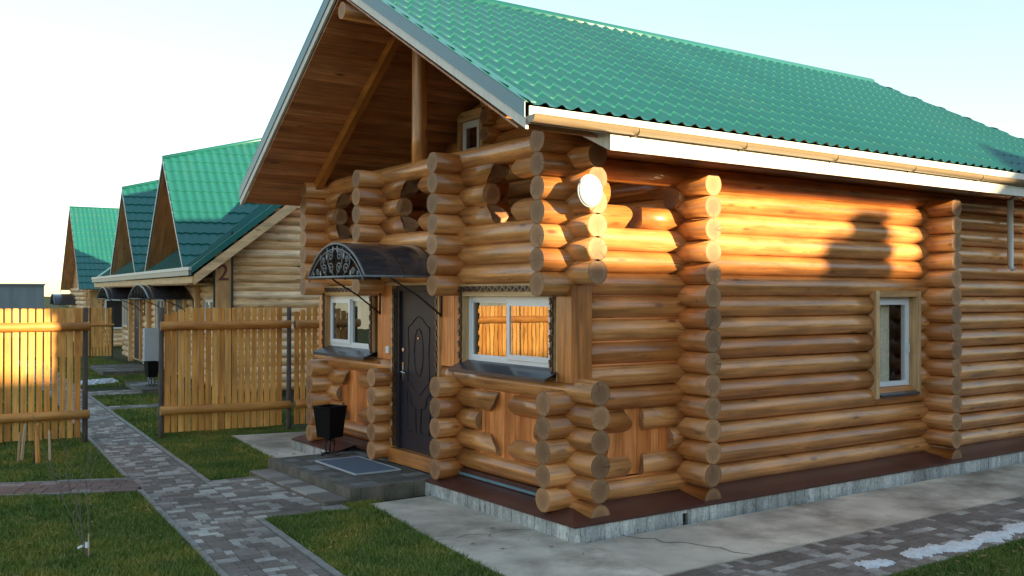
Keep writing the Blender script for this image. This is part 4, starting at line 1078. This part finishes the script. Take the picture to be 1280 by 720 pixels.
# lower roof plane
m = MB(); b = m.pts([(-.95, NY0-.55, 2.66), (-.95, NY1+.4, 2.66), (3.4, NY1+.4, 2.66+sl_*4.35), (3.4, NY0-.55, 2.66+sl_*4.35)]); m.face([b, b+3, b+2, b+1], 'green_metal', [(0, 0)]*4, .5)
b = m.pts([(-.95, NY0-.55, 2.60), (-.95, NY1+.4, 2.60), (3.4, NY1+.4, 2.60+sl_*4.35), (3.4, NY0-.55, 2.60+sl_*4.35)]); m.face([b, b+1, b+2, b+3], 'gable_wood', [(0, 0), (5, 0), (5, 3), (0, 3)], .5)
for i in range(1, 42):
    yy = NY0-.55+i*.36
    m.tube([(-.95, yy, 2.675), (1.2, yy, 2.675+sl_*2.15)], .018, 5, 'green_metal')
lr = m.build('roof', n2)
m = MB(); m.prism([(-.98, NY0-.58, 2.70), (3.4, NY0-.58, 2.70+sl_*4.38), (3.4, NY0-.58, 2.50+sl_*4.38), (-.98, NY0-.58, 2.56)], (0, .09, 0), 'green_metal'); m.build('rake_flashing', lr)
m = MB(); m.prism([(-.92, NY0-.55, 2.54), (3.3, NY0-.55, 2.50+sl_*4.22), (3.3, NY0-.55, 2.22+sl_*4.22), (-.92, NY0-.55, 2.32)], (0, .05, 0), 'pine_trim', uax=(0, 2)); m.box(-.95, -.90, NY0-.5, NY1+.3, 2.36, 2.50, 'pine_trim', grain=1); m.build('eave_fascia', lr)
gm = MB(); gm.box(-1.04, -.95, NY0-.55, NY1+.35, 2.63, 2.70, 'utility_grey'); gm.box(-1.03, -.97, NY0-.5, NY1+.3, 2.52, 2.625, 'iron_gray'); gm.build('gutter', lr)
m = MB(); m.box(-.9, -.1, NY0+.15, NY1, 2.33, 2.36, 'gable_wood'); m.build('porch_ceiling', n2)
for (yy, zz) in ((16.6, 5.40), (22.95, 5.25)):
    steep_roof(n2, -.9, yy, zz, 2.72, 2.42, 1.15, 4.4)
m = MB(); m.box(3.3, 7.0, NY0-.2, NY1, 5.6, 6.15, 'green_metal'); 
# main ridge behind
m = MB(); m.prism([(3.4, NY0-.55, 6.10), (7.6, NY0-.55, 3.1), (3.4, NY0-.55, 3.1)], (0, NY1-NY0+.9, 0), 'green_metal'); m.build('rear_roof_slope', n2)
vp = MB(); vp.cyl((2.6, 17.2, 5.6), (2.6, 17.2, 6.62), .07, n=12, side='utility_grey', end='utility_grey'); vp.cyl((2.6, 17.2, 6.62), (2.6, 17.2, 6.72), .14, .1, n=12, side='utility_grey', end='utility_grey'); vp.build('roof_vent', n2)
small_canopy(n2, 16.98, 20.1, 2.0, .36, -1.15, NX); small_canopy(n2, 23.9, 26.5, 1.97, .36, -1.15, NX)
def ndoor(parent, y0, y1, z0=.05, z1=2.0, mat='door_metal'):
    m = MB(); m.box(NX-.03, NX+.03, y0, y1, z0, z1, mat); o = m.build('door', parent)
    t = MB()
    for a, b_ in ((y0-.12, y0), (y1, y1+.12)): t.box(NX-.05, NX+.04, a, b_, z0, z1+.1, 'pine_trim', grain=2)
    t.box(NX-.05, NX+.04, y0, y1, z1, z1+.1, 'pine_trim', grain=1); t.build('door_trim', o)
    h = MB(); h.tube([(NX-.03, y0+.1, 1.05), (NX-.08, y0+.1, 1.05), (NX-.08, y0+.22, 1.05)], .012, 6, 'chrome'); h.build('handle', o)
def nwin(parent, y0, y1, z0, z1):
    m = MB()
    for a, b_ in ((y0, y0+.06), (y1-.06, y1), ((y0+y1)/2-.03, (y0+y1)/2+.03)): m.box(NX-.03, NX+.04, a, b_, z0, z1, 'white_pvc')
    for a, b_ in ((z0, z0+.06), (z1-.06, z1)): m.box(NX-.029, NX+.04, y0+.06, y1-.06, a, b_, 'white_pvc')
    o = m.build('window', parent); p = MB(); p.box(NX+.0, NX+.01, y0+.05, y1-.05, z0+.05, z1-.05, 'pane_glass'); p.box(NX+.02, NX+.05, y0, y1, z0, z1, 'dark_room'); p.build('pane', o)
    t = MB()
    for a, b_ in ((y0-.1, y0), (y1, y1+.1)): t.box(NX-.05, NX+.04, a, b_, z0-.05, z1+.1, 'pine_trim', grain=2)
    t.box(NX-.05, NX+.04, y0, y1, z1, z1+.1, 'pine_trim', grain=1); t.build('window_trim', o)
ndoor(n2, 18.0, 18.9); ndoor(n2, 24.6, 25.5); nwin(n2, 14.6, 15.6, 1.2, 2.0); nwin(n2, 20.6, 21.8, 1.0, 2.0); nwin(n2, 27.0, 28.0, 1.0, 2.0)
for yy in (16.4, 19.8, 23.0, 26.4):
    m = MB(); m.box(NX-.09, NX+.05, yy-.09, yy+.09, -.1, 2.35, 'pine_trim', grain=2); m.build('wall_post', n2)
# porch steps, meter box, bin, snow by the neighbour
m = lay_pavers('s', fL, -1.50, -.15, 15.8, 18.3, G+.10, mat='step_paver', row=(.2, .3), stone=(.2, .3), light=.3)
T = ROT5
m.box(-1.49, -.16, 15.81, 18.29, G-.05, G+.088, 'step_stone', T=T); tag(m.build('porch_step'), 'sett doorstep below the grey meter box of cottage number 2', 'step')
m = lay_pavers('s', fL, -1.60, -.15, 21.6, 24.6, G+.12, mat='step_paver', row=(.2, .3), stone=(.2, .3), light=.3)
m.box(-1.59, -.16, 21.61, 24.59, G-.05, G+.108, 'step_stone', T=T); tag(m.build('porch_step'), 'farther sett doorstep beyond the snow patch, by the far end of the cottage', 'step')
m = lay_pavers('s', fL, -2.6, -1.5, 16.0, 17.0, G+.01, light=.4); struct(m.build('path'))
m = lay_pavers('s', fL, -2.6, -1.2, 12.8, 13.5, G+.01, light=.3); struct(m.build('path')); HARD.append([tuple(LW(a, b_)[:2]) for a, b_ in ((-2.6, 12.8), (-1.2, 12.8), (-1.2, 13.5), (-2.6, 13.5))])
HARD.append([tuple(LW(a, b_)[:2]) for a, b_ in ((-2.6, 15.8), (-.1, 15.8), (-.1, 18.3), (-2.6, 18.3))]); HARD.append([tuple(LW(a, b_)[:2]) for a, b_ in ((-1.6, 21.6), (-.1, 21.6), (-.1, 24.6), (-1.6, 24.6))])
ub = thing('meter_box', 'tall grey utility meter box on a post beside the slatted fence', 'meter box', LW(-1.06, 17.2, G+.1), -A5)
m = MB(); m.box(-.17, .17, -.12, .12, .50, 1.38, 'utility_grey'); m.build('cabinet', ub)
m = MB(); m.box(-.155, .155, -.128, -.121, .53, 1.35, 'utility_grey'); m.build('cabinet_door', ub)
m = MB(); m.box(-.06, .06, -.05, .05, 0, .50, 'utility_grey'); m.build('post', ub)
bin_(tuple(LW(-1.14, 16.65, G+.1)), R(5), 'black litter bin in front of the grey meter box at the neighbouring cottage', .9)

# third house
n3 = thing('cottage', 'farthest green-roofed cottage at the left end of the row, with the steepest single gable', 'house', LW(0, 0, 0), -A5)
steep_roof(n3, -.55, 41.0, 6.08, 2.30, 4.0, .0, 8.0, row=.42, hang=.5)
m = MB(); logwall_y(m, -.1, 7, 38.0, -.2, 2.4, .2, 'pale_log'); logwall_x(m, 38.0, 44.5, -.1, -.2, 2.4, .2, 'pale_log'); m.build('log_walls', n3)
m = MB(); m.box(-.05, .45, 37.82, 37.9, -.2, 2.25, 'pine_trim', grain=2); nb3 = m.build('corner_board', n3)
small_canopy(n3, 41.8, 44.0, 1.62, .5, -1.1, -.1)
m = MB(); m.box(.55, 1.4, 37.78, 37.84, .6, 1.9, 'white_pvc'); o = m.build('window', n3); m = MB(); m.box(.62, 1.33, 37.76, 37.79, .67, 1.83, 'dark_room'); m.build('pane', o)

# grey hangar wall in the distance
gwl = MB(); gwl.box(-60, -.9, 50, 50.3, G-.1, 2.56, 'grey_sheet', grain=2)
gwl.box(-60.05, -.85, 49.9, 50.4, 2.56, 2.66, 'iron_gray')
for i in range(24): gwl.box(-60+i*2.5, -59.94+i*2.5, 49.93, 50, G, 2.54, 'grey_sheet')
tag(gwl.build('concrete_wall', T=ROT5), 'long grey panel wall behind the left fence, below the white sky', 'wall')
# lattice mast
ms = MB()
Hm, w_ = 46, 2.6
for sx in (-1, 1):
    for sy in (-1, 1): ms.tube([(sx*w_, sy*w_, 0), (sx*.35, sy*.35, Hm)], .13, 4, 'hazy_steel')
for i in range(9):
    t0, t1 = i/9, (i+1)/9; a, b_ = w_+(.35-w_)*t0, w_+(.35-w_)*t1
    for sg in (-1, 1): ms.tube([(-a*sg, -a, Hm*t0), (b_*sg, -b_, Hm*t1)], .07, 4, 'hazy_steel'); ms.tube([(-a*sg, a, Hm*t0), (b_*sg, b_, Hm*t1)], .07, 4, 'hazy_steel')
for zz, l_ in ((32, 5), (37, 6), (42, 4)): ms.tube([(-l_, 0, zz), (l_, 0, zz)], .16, 4, 'hazy_steel')
o = ms.build('power_pylon'); dirv = (d+r2*((50-640)/1226.58)); dirv.z = 0; dirv.normalize()
o.location = (CAM.x+dirv.x*900, CAM.y+dirv.y*900, G); o.rotation_euler.z = R(40)
tag(o, 'faint lattice power pylon standing far beyond the grey wall', 'pylon')

# ================================================================= HOUSE ACROSS THE LANE (outside the frame, shades the lower walls)
n4 = thing('row_house', 'long log row house across the lane from the long side wall, with blocks added on its ridge to cast shadows', 'house', (0, 0, 0))
RH = 5.22; RY = -16.0
m = MB()
for k in range(14): m.cyl((-4, -13.3, k*.235), (27, -13.3, k*.235), .123, n=12, side='varnished_log'); m.cyl((-4, -18.7, k*.235), (27, -18.7, k*.235), .123, n=12, side='varnished_log')
for xx in (-3.6, 26.6):
    for k in range(14): m.cyl((xx, -19, k*.235+.1), (xx, -13, k*.235+.1), .123, n=12, side='varnished_log')
m.build('log_walls', n4)
m = MB(); m.prism([(-4.6, -12.6, 3.15), (-4.6, RY, RH), (-4.6, -19.4, 3.15), (-4.6, -19.4, 3.0), (-4.6, -12.6, 3.0)], (32.2, 0, 0), 'green_metal', endmat='green_metal'); m.build('roof', n4)
m = MB(); m.box(9.15, 10.3, RY-.5, RY+.3, 4.0, 5.56, 'kerb_concrete'); m.box(9.08, 10.37, RY-.57, RY+.37, 5.56, 5.62, 'iron_gray'); m.box(9.62, 10.25, RY-.4, RY+.2, 5.62, 5.98, 'kerb_concrete'); m.build('shadow_stack', n4)  # unseen stack, added and stepped to cast the blob on the side wall
m = MB(); m.box(11.35, 13.4, RY-1.2, RY+1.4, 4.0, 6.2, 'pine_trim', grain=2); m.prism([(11.15, RY+1.6, 6.1), (12.38, RY+1.6, 6.9), (13.6, RY+1.6, 6.1)], (0, -3.0, 0), 'green_metal'); m.build('shade_block', n4)  # unseen mass, added to shade the wall right of the second cross wall

n5 = thing('cottage', 'plain log cottage added out of sight behind the large log house to block sun', 'house', (0, 0, 0))  # added, hidden from the camera; keeps low sun off the far fence
m = MB()
for k in range(13):
    for yy in (10, 15): m.cyl((8.3, yy, k*.235), (14.2, yy, k*.235), .123, n=12, side='varnished_log')
    for xx in (8.6, 14): m.cyl((xx, 9.7, k*.235+.1), (xx, 15.3, k*.235+.1), .123, n=12, side='varnished_log')
m.build('log_walls', n5)
m = MB(); m.prism([(7.9, 9.4, 2.9), (7.9, 12.5, 5.0), (7.9, 15.6, 2.9), (7.9, 15.6, 2.8), (7.9, 9.4, 2.8)], (6.8, 0, 0), 'green_metal'); m.build('roof', n5)

# ================================================================= SMALL THINGS
def snow_patch(pts, label, z=G+.010, h=.022):
    """lumpy melting snow following a list of (x, y, radius)"""
    nx = 70; xs = [p[0] for p in pts]; ys = [p[1] for p in pts]; rs = max(p[2] for p in pts)
    x0, x1, y0, y1 = min(xs)-rs, max(xs)+rs, min(ys)-rs, max(ys)+rs; st_ = .018
    X, Y = np.meshgrid(np.arange(x0, x1, st_), np.arange(y0, y1, st_), indexing='ij'); Hh = np.full(X.shape, -9.)
    rng = np.random.default_rng(len(pts)+int(x0*100) % 97)
    for (px, py, pr) in pts: Hh = np.maximum(Hh, 1-np.hypot(X-px, Y-py)/pr)
    nz = sum(a*np.sin(X*f*1.3+p1)*np.sin(Y*f+p2) for a, f, p1, p2 in [(rng.uniform(.1, .26), rng.uniform(14, 90), rng.uniform(0, 6), rng.uniform(0, 6)) for _ in range(9)])
    Hh = Hh+nz*.55; ok = Hh > 0
    Z = z+h*np.sqrt(np.clip(Hh, 0, 1))+.006*nz*ok
    idx = -np.ones(X.shape, int); V = []; F = []
    for i in range(X.shape[0]-1):
        for j in range(X.shape[1]-1):
            if ok[i, j] or ok[i+1, j] or ok[i, j+1] or ok[i+1, j+1]:
                q = []
                for a, b_ in ((i, j), (i+1, j), (i+1, j+1), (i, j+1)):
                    if idx[a, b_] < 0: idx[a, b_] = len(V); V.append((X[a, b_], Y[a, b_], Z[a, b_] if ok[a, b_] else z-.006))
                    q.append(idx[a, b_])
                F.append(q)
    me = bpy.data.meshes.new('snow_patch'); me.from_pydata(V, [], F); me.materials.append(MATS['snow']); me.polygons.foreach_set('use_smooth', [True]*len(F)); me.update()
    o = bpy.data.objects.new('snow_patch', me); scene.collection.objects.link(o)
    return tag(o, label, 'snow', 'melting patches of snow')
snow_patch([(1.22+.05*i, -2.52-.012*i, .085) for i in range(5)], 'smallest melting snow patch at the bottom edge, on the sett pavement by the lawn')
snow_patch([(1.85+.10*i, -2.56+.0*i, .09+.02*math.sin(i*2)) for i in range(5)]+[(2.35+.16*i, -2.64+.006*i, .10+.045*math.sin(i*1.7)) for i in range(18)], 'long ragged strip of snow between the sett pavement and the right lawn', h=.028)
c_ = LW(-2.15, 18.9)
snow_patch([(c_.x-.25+.12*i, c_.y+.05*i, .22-.015*abs(i-3)) for i in range(7)], 'snow heap beside the path near the neighbouring doorstep', h=.12)
# stakes
for i, (px, py, h_, tl, rr, lab) in enumerate(((-3.96, 7.20, .42, .03, .020, 'leftmost of the four wooden stakes, thin and pale, in the lawn by the left fence'),
        (-3.90, 7.32, .52, .05, .022, 'second wooden stake from the left, taller and pale, in the lawn by the left fence'),
        (-3.74, 6.98, .55, -.02, .035, 'thickest brown stake, the tallest of the four in the lawn by the left fence'),
        (-3.58, 7.05, .44, -.01, .018, 'rightmost of the four wooden stakes, a thin pale one standing apart'))):
    m = MB(); m.cyl((px, py, G-.05), (px+tl, py+.01, G+h_), rr, rr*.85, n=7, side='stake_wood' if i != 2 else 'pine_fence', end='stake_wood', seg=4, wob=.05, smooth=False)
    if i == 2: m.cyl((px-.055, py+.03, G-.05), (px-.02, py+.03, G+h_*.9), .018, .014, n=6, side='bark', end='bark')
    tag(m.build('stake'), lab, 'stake', 'wooden stakes in the lawn')
# sapling with a white tag
sp = thing('sapling', 'bare thin sapling with a white tag in the left front lawn', 'sapling', (-4.23, 1.50, G))
m = MB(); rs_ = random.Random(3)
def branch(p, dv, L, r, dep):
    n = 5; pts = [Vector(p)]; dv = Vector(dv).normalized()
    for i in range(n):
        dv = (dv+Vector((rs_.uniform(-1, 1), rs_.uniform(-1, 1), rs_.uniform(-.2, .4)))*.09).normalized(); pts.append(pts[-1]+dv*(L/n))
    for i in range(n):
        a, b_ = pts[i], pts[i+1]; m.cyl(a, b_, r*(1-i/n*.5), r*(1-(i+1)/n*.5), n=5, side='twig', end='twig', caps=(0, 1))
    if dep > 0:
        for i in range(2, n+1):
            if rs_.random() < .75:
                sd = Vector((rs_.uniform(-1, 1), rs_.uniform(-1, 1), .6)); branch(pts[i], dv*1.0+sd*.75, L*rs_.uniform(.3, .55), r*.55, dep-1)
rt = r2.copy(); rt.z = 0
branch((0, 0, 0), rt*-.14+Vector((0, 0, 1)), .80, .007, 2); branch((.01, 0, 0), rt*.02+Vector((0, 0, 1)), .78, .007, 2); branch((0, .01, .02), rt*-.30+Vector((0, 0, 1)), .9, .006, 1)
m.cyl((.01, .0, -.05), (.01, 0, .22), .009, .007, n=6, side='stake_wood', end='stake_wood')
m.build('trunk', sp)
m = MB(); a = rt*-.085+Vector((0, 0, .085)); b_ = Vector((0, 0, .125))
m.prism([a, b_, b_+Vector((0, 0, .022)), a+Vector((0, 0, .022))], (-.003, -.003, 0), 'white_tag'); m.prism([rt*-.006+Vector((0, 0, .10)), rt*.012+Vector((0, 0, .10)), rt*.012+Vector((0, 0, .15)), rt*-.006+Vector((0, 0, .15))], (-.016, -.012, 0), 'white_tag'); m.build('tag', sp)

# ================================================================= GRASS
rng = np.random.default_rng(5)
def grass(n_per_m2, box, h, wd, seed, hardpad=0):
    x0, x1, y0, y1 = box; n = int((x1-x0)*(y1-y0)*n_per_m2)
    px = rng.uniform(x0, x1, n); py = rng.uniform(y0, y1, n)
    # keep what the camera (and a step to its side) can see
    dx, dy = px-CAM.x, py-CAM.y; f = dx*math.cos(YAW)+dy*math.sin(YAW); s_ = dx*math.sin(YAW)-dy*math.cos(YAW)
    keep = (f > 3) & (np.abs(s_) < f*.60+1.0)
    px, py = px[keep], py[keep]
    bad = np.zeros(px.shape, bool)
    for P in HARD+[[(-.36, -.5), (12, -.5), (12, 6.2), (-.36, 6.2)]]:
        bad |= inpoly(px, py, P)
    return px[~bad], py[~bad]
sets = []
for (dens, box, h, wd) in ((9000, (-6.2, -1.0, -3.0, 3.0), .05, .0045), (6500, (-7, 0.5, 3.0, 9.0), .05, .0055), (7500, (.5, 6, -5.0, -2.75), .045, .005), (1800, (-4, 2.0, 9.0, 32.0), .05, .010)):
    gx, gy = grass(dens, box, h, wd, 1); sets.append((gx, gy, np.full(gx.shape, h), np.full(gx.shape, wd)))
px = np.concatenate([s_[0] for s_ in sets]); py = np.concatenate([s_[1] for s_ in sets]); hh = np.concatenate([s_[2] for s_ in sets]); ww = np.concatenate([s_[3] for s_ in sets])
n = len(px); clump = .5+.5*np.sin(px*7.3+np.sin(py*5.1)*2)*np.sin(py*6.1+np.sin(px*4.3)*2)
hh = hh*rng.uniform(.5, 1.25, n)*(.75+.5*clump)
ang = rng.uniform(0, 2*np.pi, n); lean = rng.uniform(.2, 1.1, n)*hh; la = rng.uniform(0, 2*np.pi, n)
V = np.zeros((n, 3, 3)); z0 = G-.012
V[:, 0] = np.stack([px-np.cos(ang)*ww, py-np.sin(ang)*ww, np.full(n, z0)], 1); V[:, 1] = np.stack([px+np.cos(ang)*ww, py+np.sin(ang)*ww, np.full(n, z0)], 1)
V[:, 2] = np.stack([px+np.cos(la)*lean, py+np.sin(la)*lean, z0+hh], 1)
me = bpy.data.meshes.new('grass'); me.vertices.add(n*3); me.vertices.foreach_set('co', V.reshape(-1).astype(np.float32)); me.loops.add(n*3); me.loops.foreach_set('vertex_index', np.arange(n*3, dtype=np.int32))
me.polygons.add(n); me.polygons.foreach_set('loop_start', np.arange(0, n*3, 3, dtype=np.int32)); me.update(calc_edges=True)
at = me.attributes.new('rnd', 'FLOAT', 'FACE'); at.data.foreach_set('value', rng.uniform(0, 1, n).astype(np.float32)); me.materials.append(MATS['grass_blade'])
print('grass blades', n)
lv = MB(); rl = random.Random(9)
for i in range(260):
    a_, b_ = rl.uniform(-5.6, .5), rl.uniform(-1.0, 8.2)
    if rl.random() < .25: a_, b_ = rl.uniform(1, 5), rl.uniform(-3.6, -2.9)
    zz = G+rl.uniform(.02, .035); an_ = rl.uniform(0, 6.28); s1 = rl.uniform(.012, .026)
    if any(inpoly(np.array([a_]), np.array([b_]), P_)[0] for P_ in HARD): zz = G+.022
    if -.5 < a_ < 12 and -.6 < b_ < 6.2: continue
    q = lv.pts([(a_+s1*math.cos(an_+k*1.5708)*(1.6 if k % 2 == 0 else .8), b_+s1*math.sin(an_+k*1.5708)*(1.6 if k % 2 == 0 else .8), zz+rl.uniform(0, .008)) for k in range(4)])
    lv.face([q, q+1, q+2, q+3], 'dead_leaf', [(0, 0)]*4, rl.random())
lo = lv.build('fallen_leaves'); lo['kind'] = 'stuff'; lo['label'] = 'scattered dead leaves on lawn and path'
go = bpy.data.objects.new('grass', me); scene.collection.objects.link(go); go['kind'] = 'stuff'; go['label'] = 'short green lawn grass around the paths'
